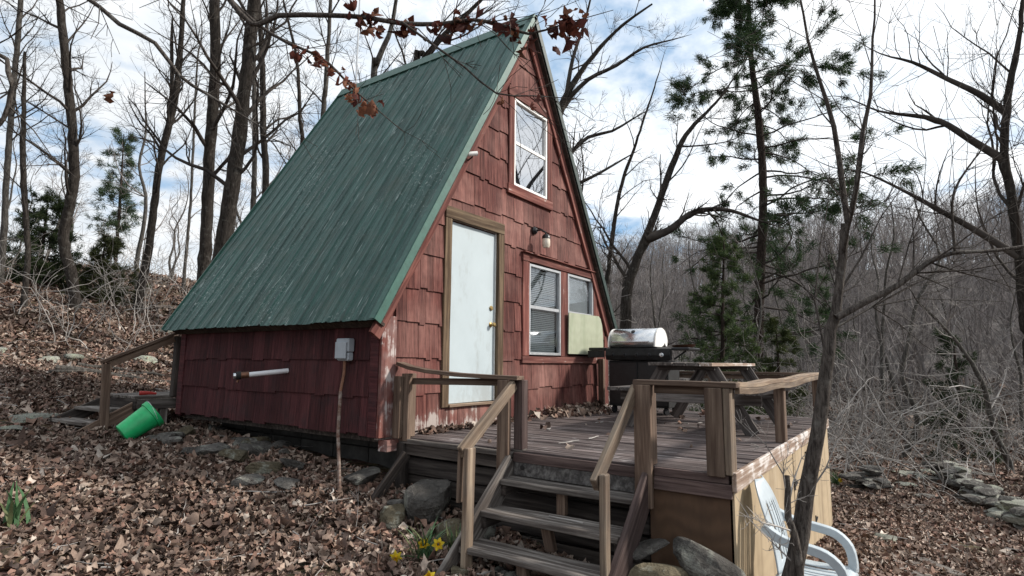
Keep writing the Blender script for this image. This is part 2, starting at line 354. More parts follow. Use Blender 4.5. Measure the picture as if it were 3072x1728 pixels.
def box(name, x0, x1, y0, y1, z0, z1, m, parent, bev=.003, **kw):
    """axis aligned box with its own origin at its centre"""
    cx, cy, cz = (x0+x1)/2, (y0+y1)/2, (z0+z1)/2
    me = mesh(name, boxv(x0-cx, x1-cx, y0-cy, y1-cy, z0-cz, z1-cz), BF)
    if bev: bevel_mesh(me, bev)
    return link(name, me, parent, Matrix.Translation((cx,cy,cz)), m, **kw)
RB = random.Random(5)
def board(name, p0, p1, w, t, m, parent, up=(0,0,1), bev=.004, wob=.0015, **kw):
    """timber from p0 to p1; w across (perpendicular to up), t along up; local X is the length"""
    p0, p1 = Vector(p0), Vector(p1); d = p1-p0; L = d.length; x = d.normalized(); u = Vector(up); y = u.cross(x).normalized(); z = x.cross(y)
    mw = Matrix(((x.x,y.x,z.x,p0.x),(x.y,y.y,z.y,p0.y),(x.z,y.z,z.z,p0.z),(0,0,0,1)))
    n = max(2, min(7, int(L/.35)+1)); v = []; f = []
    for i in range(n):
        a = L*i/(n-1)
        oy, oz = RB.gauss(0, wob), RB.gauss(0, wob)
        v += [(a,-w/2+oy,-t/2+oz),(a,w/2+oy,-t/2+oz),(a,w/2+oy,t/2+oz),(a,-w/2+oy,t/2+oz)]
    for i in range(n-1):
        k = 4*i
        for j in range(4): f.append((k+j, k+4+j, k+4+(j+1)%4, k+(j+1)%4))
    f += [(0,1,2,3), tuple(4*(n-1)+q for q in (3,2,1,0))]
    me = mesh(name, v, f)
    bm = bmesh.new(); bm.from_mesh(me); bmesh.ops.recalc_face_normals(bm, faces=bm.faces)
    if bev:
        es = [e for e in bm.edges if len(e.link_faces) == 2 and e.calc_face_angle(0) > .6]
        bmesh.ops.bevel(bm, geom=es, offset=bev, segments=1, affect='EDGES')
    bm.to_mesh(me); bm.free()
    return link(name, me, parent, mw, m, **kw)
def sweep_rect(name, pts, w, t, m, parent, up=(0,0,1), **kw):
    """bent board: a rectangle w x t carried along a polyline"""
    P = [Vector(p) for p in pts]; n = len(P); v = []; f = []; o = P[0].copy(); u = Vector(up)
    X = (P[-1]-P[0]).normalized(); Y = u.cross(X).normalized(); Z = X.cross(Y)
    mw = Matrix(((X.x,Y.x,Z.x,o.x),(X.y,Y.y,Z.y,o.y),(X.z,Y.z,Z.z,o.z),(0,0,0,1))); inv = mw.inverted()
    for i in range(n):
        d = (P[min(i+1,n-1)]-P[max(i-1,0)]).normalized(); y = u.cross(d).normalized(); z = d.cross(y)
        for a, b_ in ((-1,-1),(1,-1),(1,1),(-1,1)): v.append(inv @ (P[i]+y*a*w/2+z*b_*t/2))
    for i in range(n-1):
        k = 4*i
        for j in range(4): f.append((k+j, k+4+j, k+4+(j+1)%4, k+(j+1)%4))
    f += [(0,1,2,3), tuple(4*(n-1)+q for q in (3,2,1,0))]
    me = mesh(name, v, f); bm = bmesh.new(); bm.from_mesh(me); bmesh.ops.recalc_face_normals(bm, faces=bm.faces)
    es = [e for e in bm.edges if len(e.link_faces) == 2 and e.calc_face_angle(0) > .6]
    bmesh.ops.bevel(bm, geom=es, offset=.003, segments=1, affect='EDGES'); bm.to_mesh(me); bm.free()
    return link(name, me, parent, mw, m, **kw)
def tube_arrays(pts, rad, k):
    P = np.asarray(pts, float); n = len(P); r = np.broadcast_to(np.asarray(rad, float), (n,))
    T = np.gradient(P, axis=0); T /= np.linalg.norm(T, axis=1)[:, None]+1e-12
    ref = np.array([0,0,1.]) if abs(T[0,2]) < .8 else np.array([1.,0,0])
    A = np.cross(T, ref); A /= np.linalg.norm(A, axis=1)[:, None]+1e-9; B = np.cross(T, A)
    th = np.arange(k)*2*np.pi/k
    V = P[:,None]+r[:,None,None]*(A[:,None]*np.cos(th)[None,:,None]+B[:,None]*np.sin(th)[None,:,None])
    i = np.arange(n-1)[:,None]*k; j = np.arange(k)[None]; j2 = (j+1) % k
    F = np.stack([i+j, i+j2, i+k+j2, i+k+j], -1).reshape(-1, 4)
    return V.reshape(-1, 3), F
class Tubes:
    def __init__(s): s.V = []; s.F = []; s.n = 0
    def add(s, pts, rad, k):
        V, F = tube_arrays(pts, rad, k); s.V.append(V); s.F.append(F+s.n); s.n += len(V)
    def mesh(s, name, smooth=True): return fastmesh(name, np.concatenate(s.V), np.concatenate(s.F), smooth)
def tube(name, pts, rad, m, parent, k=10, cap=True, **kw):
    V, F = tube_arrays(pts, rad, k); F = [tuple(q) for q in F]
    if cap: F += [tuple(range(k))[::-1], tuple(range(len(V)-k, len(V)))]
    me = mesh(name, V, F, True); bm = bmesh.new(); bm.from_mesh(me); bmesh.ops.recalc_face_normals(bm, faces=bm.faces)
    for e in bm.edges:
        if len(e.link_faces) == 2 and e.calc_face_angle(0) > .7: e.smooth = False
    bm.to_mesh(me); bm.free()
    return link(name, me, parent, None, m, **kw)
def lathe(name, prof, m, parent, mw=None, k=20, smooth=True, **kw):
    """prof [(r,z)...] turned round Z"""
    v = []; f = []; n = len(prof)
    for r_, z_ in prof:
        for j in range(k): a = 2*math.pi*j/k; v.append((r_*math.cos(a), r_*math.sin(a), z_))
    for i in range(n-1):
        for j in range(k): f.append((i*k+j, i*k+(j+1)%k, (i+1)*k+(j+1)%k, (i+1)*k+j))
    me = mesh(name, v, f, smooth); bm = bmesh.new(); bm.from_mesh(me); bmesh.ops.remove_doubles(bm, verts=bm.verts, dist=1e-5); bmesh.ops.recalc_face_normals(bm, faces=bm.faces)
    for e in bm.edges:
        if len(e.link_faces) == 2 and e.calc_face_angle(0) > .6: e.smooth = False
    bm.to_mesh(me); bm.free()
    return link(name, me, parent, mw, m, **kw)
def axis_matrix(p, z, x=None):
    z = Vector(z).normalized(); x = Vector(x) if x else (Vector((1,0,0)) if abs(z.x) < .9 else Vector((0,1,0)))
    y = z.cross(x).normalized(); x = y.cross(z)
    return Matrix(((x.x,y.x,z.x,p[0]),(x.y,y.y,z.y,p[1]),(x.z,y.z,z.z,p[2]),(0,0,0,1)))
# ------------------------------------------------------------------ terrain
CTRL = np.array([
 (0,3.76,-.18),(0,1.55,-.33),(0,0,-.46),(-.35,0,-.54),(-.5,-1.42,-.76),(-.45,-2.56,-.86),(.2,-3.2,-1.0),(2,-3.6,-1.15),(5.5,-3.2,-1.5),
 (2.5,-1.5,-1.0),(2.5,2,-.6),(5,0,-1.0),(5,4,-.5),(2.5,5.,-.2),(5.5,8,-.3),
 (-2.4,.5,-.56),(-1.5,-.3,-.68),(-3.8,-4.2,-.98),(-4,-1,-.6),(-8,-4,-.8),(-.75,3.3,-.24),(-1.3,4.6,-.18),(-4,4,-.1),(-8,4,.3),
 (-1,8,.42),(1.5,8.5,.32),(-6,10,1.1),(1.5,16,2.35),(5,15,1.6),(4.5,24,4.1),(11,22,3.75),(-6,24,4.4),(10,34,5.6),(0,40,5.2),(22,36,4.2),(30,70,4.),(0,80,4.),
 (10,0,-1.7),(12,-4,-1.65),(9,-5,-1.65),(6,-5,-1.6),(7.3,-5.4,-1.55),(4,-7,-1.5),(12,-8,-1.6),(2,-10,-1.4),(-6,-12,-1.),
 (16,4,-1.8),(12,10,-.6),(20,0,-2.4),(20,-9,-2.2),(28,2,-2.2),(28,-12,-1.8),(32,16,-.5),
 (45,5,2.),(45,-15,2.),(48,22,2.5),(70,10,8.5),(70,-20,8.5),(72,35,7.5),(100,15,15.),(100,-25,15),(105,50,13),(160,20,18),(160,-40,18),(160,80,15),
 (40,-60,1.),(0,-60,0.),(-60,-40,0.),(-60,20,3.),(-40,80,4.),(60,120,5.)],float)
def _phi(r2): return np.where(r2>1e-12, r2*np.log(np.maximum(r2,1e-12)),0.)
def _tps():
    P=CTRL[:,:2]; n=len(P); d=((P[:,None]-P[None])**2).sum(-1)
    A=np.zeros((n+3,n+3)); A[:n,:n]=_phi(d)+np.eye(n)*.02; A[:n,n]=1; A[:n,n+1:]=P; A[n,:n]=1; A[n+1:,:n]=P.T
    return np.linalg.solve(A,np.r_[CTRL[:,2],0,0,0])
_W=_tps()
def ground(x,y):
    x=np.asarray(x,float); y=np.asarray(y,float); P=CTRL[:,:2]
    sh=x.shape; q=np.stack([x.ravel(),y.ravel()],1); out=np.empty(len(q))
    for i in range(0,len(q),20000):
        s=q[i:i+20000]; d=((s[:,None]-P[None])**2).sum(-1)
        out[i:i+20000]=_phi(d)@_W[:len(P)]+_W[len(P)]+s@_W[len(P)+1:]
    return out.reshape(sh)
def gz(x, y): return float(ground(np.array([x]), np.array([y]))[0])
def axis_coords(c0, fine, n, far):
    t = np.linspace(-1, 1, n); s = np.sinh(t*5.2)/np.sinh(5.2); return c0+s*far
gx = axis_coords(2.0, .1, 230, 330); gy = axis_coords(1.0, .1, 230, 330)
GX, GY = np.meshgrid(gx, gy); GZ = ground(GX, GY)
rr = np.hypot(GX-30, GY); GZ = np.where(rr > 150, np.clip(GZ, -5, 24)*np.clip(1.6-rr/250, 0, 1), GZ)
rngt = np.random.default_rng(3)
near = np.exp(-((GX-1)**2+(GY-1)**2)/900)
GZ += near*(.018*np.sin(GX*2.3+GY*1.1)+.015*np.sin(GX*-1.7+GY*3.1+1.3)+rngt.normal(0, .008, GX.shape))
ny, nx = GX.shape; idx = np.arange(nx*ny).reshape(ny, nx)
FQ = np.stack([idx[:-1,:-1], idx[:-1,1:], idx[1:,1:], idx[1:,:-1]], -1).reshape(-1, 4)
link('ground', fastmesh('ground', np.stack([GX,GY,GZ], -1).reshape(-1,3), FQ, True), None, None, 'ground', kind='structure')
# ------------------------------------------------------------------ cabin
CABIN = thing('cabin', (2.475, 1.9, 0), 'small red shingled A-frame cabin with a green metal roof', 'cabin')
EX, EZ, RX, RZ = -.20, 1.106, 2.475, 5.52          # eave and ridge of the roof's upper face
YF, YB, DEPTH = -.14, 3.94, 3.80
SL = math.hypot(RX-EX, RZ-EZ); TX, TZ = (RX-EX)/SL, (RZ-EZ)/SL; NX, NZ = -TZ, TX     # along the left slope, outward normal
WR = 2*RX                                            # right wall plane
def roofz(x):                                        # roof upper face above x
    return EZ+(x-EX)*TZ/TX if x <= RX else EZ+(WR-EX-x)*TZ/TX
# walls behind the shakes
drop = .17
def gable(y0, y1):
    zt = lambda x: roofz(x)-drop
    prof = [(.0,-.02),(.0,zt(0)),(RX,zt(RX)),(WR,zt(WR)),(WR,-.02)]
    v = [(x,y0,z) for x,z in prof]+[(x,y1,z) for x,z in prof]; n = len(prof)
    return v, [tuple(range(n)), tuple(range(2*n-1, n-1, -1))]+[(i,(i+1)%n,n+(i+1)%n,n+i)[::-1] for i in range(n)]
OPEN = [(.94,1.83,.24,2.30),(2.48,3.42,.78,2.06),(3.56,4.44,.82,2.06),(2.10,3.03,2.96,4.26)]   # door, two lower windows, upper window
# front wall sheet with its openings left free: strips between the openings
def front_sheet():
    xs = sorted({0, WR, RX, *[o[0] for o in OPEN], *[o[1] for o in OPEN]}); v = []; f = []
    for a, b_ in zip(xs[:-1], xs[1:]):
        spans = [(-.02, None)]; cuts = sorted((o[2], o[3]) for o in OPEN if o[0] <= a+1e-6 and o[1] >= b_-1e-6)
        z = -.02
        segs = []
        for c0, c1 in cuts: segs.append((z, c0)); z = c1
        segs.append((z, None))
        for z0, z1 in segs:
            za, zb = (z1, z1) if z1 is not None else (roofz(a)-drop, roofz(b_)-drop)
            if min(za, zb) <= z0: za = max(za, z0); zb = max(zb, z0)
            k = len(v); v += [(a,0,z0),(b_,0,z0),(b_,0,zb),(a,0,za),(a,.05,z0),(b_,.05,z0),(b_,.05,zb),(a,.05,za)]
            f += [tuple(k+q for q in fc) for fc in BF]
    return v, f
front = link('front_wall', mesh('front_wall', *front_sheet()), CABIN, None, 'shake')
link('back_wall', mesh('back_wall', *gable(DEPTH-.06, DEPTH)), CABIN, None, 'shake_side_shaded')
left = link('side_wall', mesh('side_wall', boxv(0,.05,.052,DEPTH-.062,.05,1.27), BF), CABIN, None, 'shake_side_shaded')
link('side_wall', mesh('side_wall', boxv(WR-.05,WR,.052,DEPTH-.062,-.3,1.27), BF), CABIN, None, 'shake_side_shaded')
link('floor', mesh('floor', boxv(.06,WR-.06,.06,DEPTH-.07,-.05,.02), BF), CABIN, None, 'darkwood')
# foundation, set back under the shakes
fnd = link('foundation', mesh('foundation', boxv(.62,WR-.2,.15,DEPTH-.1,-1.3,.01), BF), CABIN, None, 'block')
for i in range(6):
    for j in range(3): box('block', .56, .619, .16+i*.6, .16+i*.6+.585, -.61+j*.2+.004, -.42+j*.2, 'block', fnd, .006)
box('sill_beam', .30, .42, .05, DEPTH-.05, -.10, .015, 'darkwood', CABIN)

def clip_poly(poly, a, b, c):                        # keep a*x + b*z <= c
    out = []
    for i, p in enumerate(poly):
        q = poly[(i+1) % len(poly)]; dp, dq = a*p[0]+b*p[1]-c, a*q[0]+b*q[1]-c
        if dp <= 0: out.append(p)
        if dp*dq < 0: t = dp/(dp-dq); out.append((p[0]+t*(q[0]-p[0]), p[1]+t*(q[1]-p[1])))
    return out
def area(p): return abs(sum(p[i][0]*p[(i+1)%len(p)][1]-p[(i+1)%len(p)][0]*p[i][1] for i in range(len(p))))/2
def rect_minus(r, o):
    x0,x1,z0,z1 = r; a,b_,c,d = o
    if a >= x1 or b_ <= x0 or c >= z1 or d <= z0: return [r]
    out = []
    if a > x0: out.append((x0,a,z0,z1))
    if b_ < x1: out.append((b_,x1,z0,z1))
    m0, m1 = max(a,x0), min(b_,x1)
    if c > z0: out.append((m0,m1,z0,c))
    if d < z1: out.append((m0,m1,d,z1))
    return out
RS = random.Random(11)
C0, CH = .027, .3625
# trim covers the shakes' cut ends; shakes stop under these
TRIMS = [(.845,1.945,.24,2.40),(2.37,4.52,.71,2.13),(2.02,3.10,2.85,4.26)]
def shake(poly, zb, plane, parent, material):
    n = len(poly)
    def th(z): return .010+.017*max(0, min(1, 1-(z-zb)/CH))
    if plane == 'front': fr = [(x,-th(z)-off,z) for x,z in poly]; bk = [(x,0,z) for x,z in poly]
    else: fr = [(-th(z)-off,x,z) for x,z in poly]; bk = [(0,x,z) for x,z in poly]
    f = [tuple(range(n)), tuple(range(2*n-1,n-1,-1))]+[(i,n+i,n+(i+1)%n,(i+1)%n) for i in range(n)]
    if plane != 'front': f = [q[::-1] for q in f]
    me = mesh('shingle', fr+bk, f); bm = bmesh.new(); bm.from_mesh(me); bmesh.ops.recalc_face_normals(bm, faces=bm.faces); bm.to_mesh(me); bm.free()
    link('shingle', me, parent, None, material)
off = 0
count = 0
for k in range(-1, 15):
    zb, zt = C0+k*CH, C0+(k+1)*CH
    if k == -1: continue
    x = .15
    while x < WR-.15:
        w = RS.choice((.085,.11,.13,.15,.18,.22)); x1 = min(x+w, WR-.12); d = RS.choice((0,0,-.020,-.024,.004)) if k else 0
        rects = [(x+.0012, x1-.0012, zb+d+.001, zt)]
        for t in TRIMS: rects = [q for r_ in rects for q in rect_minus(r_, t)]
        for r_ in rects:
            if (r_[1]-r_[0]) < .012 or (r_[3]-r_[2]) < .012: continue
            p = [(r_[0],r_[2]),(r_[1],r_[2]),(r_[1],r_[3]-.002),(r_[0],r_[3]-.002)]
            lim = (EZ-EX*TZ/TX)-.30; s_ = TZ/TX
            p = clip_poly(p, -s_, 1, lim); 
            if len(p) >= 3: p = clip_poly(p, s_, 1, lim+s_*WR)
            if len(p) >= 3 and area(p) > .0012:
                off = RS.uniform(0, .004); shake(p, zb, 'front', front, 'shake'); count += 1
        x = x1
for k in range(0, 4):
    zb = C0+k*CH*.965; zt = zb+CH*.965; y = .13
    while y < DEPTH-.12:
        w = RS.choice((.12,.15,.18,.22)); y1 = min(y+w, DEPTH-.1); d = RS.choice((0,0,-.016,-.020))
        off = RS.uniform(0,.003); shake([(y+.001,zb+d),(y1-.001,zb+d),(y1-.001,min(zt,1.28)-.002),(y+.001,min(zt,1.28)-.002)], zb, 'side', left, 'shake_side_shaded'); y = y1
# corner boards
board('corner_board', (.062,-.019,.0), (.062,-.019,1.15), .19, .036, 'corner', CABIN, up=(0,1,0))
board('corner_board', (-.018,.06,.0), (-.018,.06,1.18), .036, .115, 'shake_side_shaded', CABIN, up=(0,1,0))
board('corner_board', (-.018,DEPTH-.05,.0), (-.018,DEPTH-.05,1.18), .036, .12, 'shake_side_shaded', CABIN, up=(0,1,0))
board('corner_board', (WR-.08,-.019,.0), (WR-.08,-.019,1.15), .13, .036, 'trim_red', CABIN, up=(0,1,0))

# ---- roof
roof = thing('roof', (RX, 1.9, RZ), None, None); roof.parent = CABIN; roof.matrix_parent_inverse = WM[CABIN].inverted()
def slope_pt(s, n, y, side):
    x, z = EX+TX*s+NX*n, EZ+TZ*s+NZ*n
    return (x if side < 0 else WR-x, y, z)
def slab(name, s0, s1, n0, n1, y0, y1, side, m, parent, **kw):
    v = [slope_pt(s, n, y, side) for s, n, y in ((s0,n0,y0),(s1,n0,y0),(s1,n0,y1),(s0,n0,y1),(s0,n1,y0),(s1,n1,y0),(s1,n1,y1),(s0,n1,y1))]
    me = mesh(name, v, BF); bm = bmesh.new(); bm.from_mesh(me); bmesh.ops.recalc_face_normals(bm, faces=bm.faces); bm.to_mesh(me); bm.free()
    return link(name, me, parent, None, m, **kw)
def roof_sheet(y0, y1, side, rng, lift=0):
    pr = []; y = y0; pitch = .229
    while y < y1-.02:
        for dy, h in ((0,.0),(.012,.014),(.034,.014),(.046,.0),(.10,.0),(.112,.003),(.125,.0),(.175,.0),(.187,.003),(.20,.0)):
            if y+dy < y1-.001: pr.append((y+dy, h))
        y += pitch
    pr.append((y1-.0005, 0))
    n = len(pr); ss = [-.03+rng.uniform(-.012,.012), .35, 1.2, 2.2, 3.2, 4.2, SL-.02]; v = []; f = []
    ed = [rng.uniform(-.006,.006) for _ in pr]
    for a, s in enumerate(ss):
        for b_, (yy, h) in enumerate(pr):
            dent = .004*math.sin(s*2.1+yy*5)+.003*math.sin(s*4.7-yy*3)
            v.append(slope_pt(s+(ed[b_] if a == 0 else 0), h+.004+dent+lift, yy, side))
    for a in range(len(ss)-1):
        for b_ in range(n-1): f.append((a*n+b_, a*n+b_+1, (a+1)*n+b_+1, (a+1)*n+b_))
    return mesh('roof_panel', v, f)
rr_ = random.Random(2)
for side in (-1, 1):
    y = YF; i = 0
    while y < YB-.1:
        y1 = min(y+.916, YB); o = link('roof_panel', roof_sheet(y, y1, side, rr_), roof, None, 'roof')
        md = o.modifiers.new('thick', 'SOLIDIFY'); md.thickness = .001; md.offset = 0
        y = y1; i += 1
    slab('roof_deck', .06, SL-.03, -.060, -.009, YF+.02, YB-.02, side, 'soffit', roof)
    # rake trim: bent metal over the edge, then the barge board beneath it
    slab('rake_trim', -.02, SL-.01, -.055, .028, YF-.012, YF+.003, side, 'roof_trim' if side < 0 else 'rake_edge_shaded', roof)
    slab('rake_trim', -.015, SL-.01, .0265, .031, YF+.003, YF+.075, side, 'roof_trim', roof)
    slab('rake_trim', -.02, SL-.01, -.055, .028, YB+.003, YB+.018, side, 'roof_trim', roof)
    board('barge_board', slope_pt(-.10 if side < 0 else .0, -.135, -.047, side), slope_pt(SL-.09, -.135, -.047, side), .135, .034, 'trim_red', roof, up=(0,1,0))
    slab('soffit_board', .02, SL-.05, -.082, -.0605, YF+.01, -.005, side, 'soffit', roof)
    slab('eave_board', .02, .05, -.16, -.062, YF+.06, YB-.05, side, 'soffit', roof)
# ridge cap riding on the ribs
for side in (-1, 1):
    slab('ridge_cap', SL-.20, SL+.012, .027, .031, YF-.015, YB+.02, side, 'roof_trim', roof)
    slab('ridge_cap_lip', SL-.202, SL-.199, .014, .0305, YF-.015, YB+.02, side, 'roof_trim', roof)

# ---- door
DX0, DX1, DZ0, DZ1 = .951, 1.82, .26, 2.29
door = box('door', DX0, DX1, .012, .052, DZ0, DZ1, 'door', CABIN, .003)
mk = lambda x, z, y=-.0: axis_matrix((x, y, z), (0,-1,0))
lathe('knob', [(0,.0),(.032,.0),(.032,.006),(.012,.012),(.011,.035),(.026,.042),(.029,.056),(.020,.068),(0,.07)], 'brass', door, mk(1.748, 1.165, .012))
lathe('deadbolt', [(0,0),(.03,0),(.03,.012),(.022,.02),(0,.021)], 'brass', door, mk(1.748, 1.365, .012))
for z in (.5, 1.28, 2.05): tube('hinge', [(DX0-.001,-.001,z-.05),(DX0-.001,-.001,z+.05)], .007, 'brass', door, 8)
dfr = link('door_frame', mesh('door_frame', boxv(DX0-.009,DX0-.002,-.001,.06,DZ0,DZ1+.012)+boxv(DX1+.002,DX1+.009,-.001,.06,DZ0,DZ1+.012)+boxv(DX0-.009,DX1+.009,-.001,.06,DZ1+.0125,DZ1+.02), [tuple(8*k+q for q in fc) for k in range(3) for fc in BF]), CABIN, None, 'vinyl')
board('casing', (.888,-.022,.23), (.888,-.022,2.302), .112, .045, 'trim_brown', dfr, up=(0,1,0))
board('casing', (1.886,-.022,.23), (1.886,-.022,2.302), .118, .045, 'trim_brown', dfr, up=(0,1,0))
board('casing', (.832,-.0225,2.372), (1.945,-.0225,2.372), .046, .135, 'trim_brown', dfr)
board('threshold', (.94,-.02,.242), (1.835,-.02,.242), .09, .028, 'rail', dfr)

# ---- windows
def window(name, x0, x1, z0, z1, zm, fm, glass, trimspec, inside):
    fw = .035
    w = thing(name, ((x0+x1)/2, 0, z0), None, None); w.parent = CABIN; w.matrix_parent_inverse = WM[CABIN].inverted()
    for a in ((x0,x0+fw,z0,z1),(x1-fw,x1,z0,z1)): box('frame', a[0],a[1],-.03,.03,a[2],a[3], fm, w, .003)
    box('frame', x0+fw+.0005,x1-fw-.0005,-.028,.03,z1-fw,z1, fm, w, .003); box('frame', x0+fw+.0005,x1-fw-.0005,-.028,.03,z0,z0+fw, fm, w, .003)
    box('meeting_rail', x0+fw+.0005,x1-fw-.0005,-.020,.02,zm-.022,zm+.022, fm, w, .003)
    for a, b_, yy in ((zm+.0225,z1-fw-.0005,.006),(z0+fw+.0005,zm-.0225,-.008)):
        link('pane', mesh('pane', [(x0+fw+.001,yy,a),(x1-fw-.001,yy,a),(x1-fw-.001,yy,b_),(x0+fw+.001,yy,b_)], [(0,1,2,3)]), w, None, glass)
    inside(w, x0+fw, x1-fw, z0+fw, z1-fw, zm)
    return w
def blinds(tilt, gap=0.0):
    def fn(w, x0, x1, z0, z1, zm):
        box('back_panel', x0-.03, x1+.03, .30, .31, z0-.03, z1+.03, 'dark_room', w, 0)
        n = int((z1-z0)/.026); rg = random.Random(int(x0*100))
        for i in range(n):
            z = z1-.02-i*.026; sag = .0
            if gap and z > zm+.05 and rg.random() < gap: sag = rg.uniform(-.02,.02)
            c, s = .0145*math.cos(tilt), .0145*math.sin(tilt)
            me = mesh('slat', [(x0+.006,.055-c,z-s),(x1-.006,.055-c,z-s+sag),(x1-.006,.055+c,z+s+sag),(x0+.006,.055+c,z+s)], [(0,1,2,3)])
            link('slat', me, w, None, 'blind')
    return fn
def lined(w, x0, x1, z0, z1, zm):
    box('back_panel', x0-.03, x1+.03, .30, .31, z0-.03, z1+.03, 'dark_room', w, 0)
    v = []; n = 14
    for i in range(n): 
        x = x0+(x1-x0)*i/(n-1); v += [(x,.06+.012*math.sin(i*1.7),z0+.01),(x,.06+.012*math.sin(i*1.7+.4),zm+.02)]
    link('curtain', mesh('curtain', v, [(2*i,2*i+2,2*i+3,2*i+1) for i in range(n-1)], True), w, None, 'curtain')
w1 = window('window', 2.545, 3.385, .815, 2.035, 1.455, 'alu', MT['glass'], None, blinds(.85, .12))
w2 = window('window', 3.60, 4.42, .84, 2.035, 1.455, 'alu', MT['glass'], None, blinds(1.25))
w3 = window('window', 2.158, 2.992, 3.02, 4.222, 3.615, 'vinyl', MT['glass_up'], None, lined)
def casing(w, x0, x1, z0, z1, wd, hd):
    board('side_casing', (x0-wd/2,-.02,z0-.005), (x0-wd/2,-.02,z1+.005), wd-.004, .038, 'trim_red', w, up=(0,1,0))
    board('side_casing', (x1+wd/2,-.02,z0-.005), (x1+wd/2,-.02,z1+.005), wd-.004, .038, 'trim_red', w, up=(0,1,0))
    board('head_casing', (x0-wd-.01,-.021,z1+.006+hd/2), (x1+wd+.01,-.021,z1+.006+hd/2), .040, hd, 'trim_red', w)
    board('sill', (x0-wd-.01,-.021,z0-.006-hd/2), (x1+wd+.01,-.021,z0-.006-hd/2), .044, hd, 'trim_red', w)
casing(w3, 2.157, 2.993, 3.02, 4.222, .13, .13)
board('side_casing', (2.462,-.02,.80), (2.462,-.02,2.05), .155, .038, 'trim_red', w1, up=(0,1,0))
board('mullion', (3.4925,-.015,.80), (3.4925,-.015,2.05), .205, .03, 'trim_red', w1, up=(0,1,0))
board('side_casing', (4.475,-.02,.80), (4.475,-.02,2.05), .10, .038, 'trim_red', w2, up=(0,1,0))
board('head_casing', (2.37,-.024,2.105), (4.53,-.024,2.095), .046, .10, 'trim_red', w1)
board('drip_cap', (2.36,-.045,2.165), (4.54,-.045,2.155), .085, .016, 'trim_red', w1)
board('sill', (2.37,-.024,.752), (4.54,-.024,.752), .046, .09, 'trim_red', w1)

# ---- small fittings on the walls
lamp = thing('wall_lamp', (2.65,-.05,2.5), None, None); lamp.parent = CABIN; lamp.matrix_parent_inverse = WM[CABIN].inverted()
lathe('mount', [(0,0),(.055,0),(.055,.02),(.03,.05),(0,.055)], 'black', lamp, axis_matrix((2.65,-.026,2.50), (0,-1,0)))
tube('arm', [(2.65,-.06,2.50),(2.66,-.14,2.50),(2.68,-.19,2.47),(2.69,-.20,2.44)], .012, 'black', lamp, 8)
lathe('cap', [(0,.05),(.035,.045),(.055,.02),(.058,-.01),(0,-.012)], 'black', lamp, axis_matrix((2.69,-.20,2.39), (0,0,1)))
lathe('jar', [(.050,0),(.055,-.03),(.055,-.09),(.04,-.125),(0,-.13)], 'bulb', lamp, axis_matrix((2.69,-.20,2.377), (0,0,1)))
cam_ = thing('security_camera', (1.13,-.08,3.08), None, None); cam_.parent = CABIN; cam_.matrix_parent_inverse = WM[CABIN].inverted()
tube('camera_body', [(1.10,-.10,3.09),(1.20,-.17,3.115)], .028, 'vinyl', cam_, 12); tube('lens', [(1.085,-.09,3.086),(1.0985,-.099,3.089)], .030, 'black', cam_, 12)
tube('bracket', [(1.17,-.05,3.04),(1.16,-.13,3.07),(1.16,-.14,3.10)], .009, 'black', cam_, 6)
mb = box('meter_box', -.115, -.032, .345, .535, .80, .935, 'greybox', CABIN, .012)
box('box_lower', -.105, -.032, .355, .525, .715, .799, 'greybox', mb, .012)
box('cover', -.135, -.116, .36, .52, .735, .90, 'greybox', mb, .006)
tube('conduit', [(-.07,.44,.714),(-.075,.435,.60),(-.10,.425,.50),(-.12,.42,.42)], .016, 'copper', mb, 8)
tube('conduit', [(-.12,.42,.42),(-.20,.33,.05),(-.27,.20,-.3),(-.31,.12,-.62)], .016, 'conduit', mb, 8)
pp = thing('overflow_pipe', (0,1.45,.6), None, None); pp.parent = CABIN; pp.matrix_parent_inverse = WM[CABIN].inverted()
tube('pipe', [(-.01,1.44,.602),(-.36,1.62,.558)], .026, 'pvc', pp, 12)
tube('elbow', [(-.36,1.62,.558),(-.43,1.65,.552)], .034, 'copper', pp, 12); tube('valve', [(-.43,1.65,.552),(-.47,1.67,.548)], .043, 'black_dull', pp, 10)
tube('drain_cap', [(-.47,1.67,.548),(-.495,1.68,.545)], .03, 'steel', pp, 10); tube('lever', [(-.45,1.66,.51),(-.455,1.665,.48)], .012, 'copper', pp, 6)
tube('antenna_mast', [(2.55,3.7,5.2),(2.55,3.7,7.4)], .014, 'alu', CABIN, 8)
# beam end and loose props under the front corner
box('beam_end', .02, .19, -.10, .02, -.125, -.02, 'corner', CABIN, .004)
# ------------------------------------------------------------------ deck
XD, XR, YD = .22, 5.15, -3.14
DECK = thing('deck', (2.6,-1.6,-1.0), 'weathered low-railed wooden deck in front of the cabin door', 'deck')
rd = random.Random(8); x = XD
while x < XR-.05:
    w = rd.choice((.128,.134,.138)); z = -.018+rd.uniform(-.003,.003)
    board('deck_board', (x+w/2,-.045,z), (x+w/2,YD+rd.uniform(-.012,.012),z+rd.uniform(-.004,.002)), w, .036, 'deck', DECK, up=(0,0,1), bev=.005, wob=.002)
    x += w+rd.uniform(.004,.009)
XR = x
for yy in (-.3,-.95,-1.6,-2.25,-2.9): board('joist', (XD+.06,yy,-.115), (XR-.06,yy,-.115), .045, .145, 'darkwood', DECK)
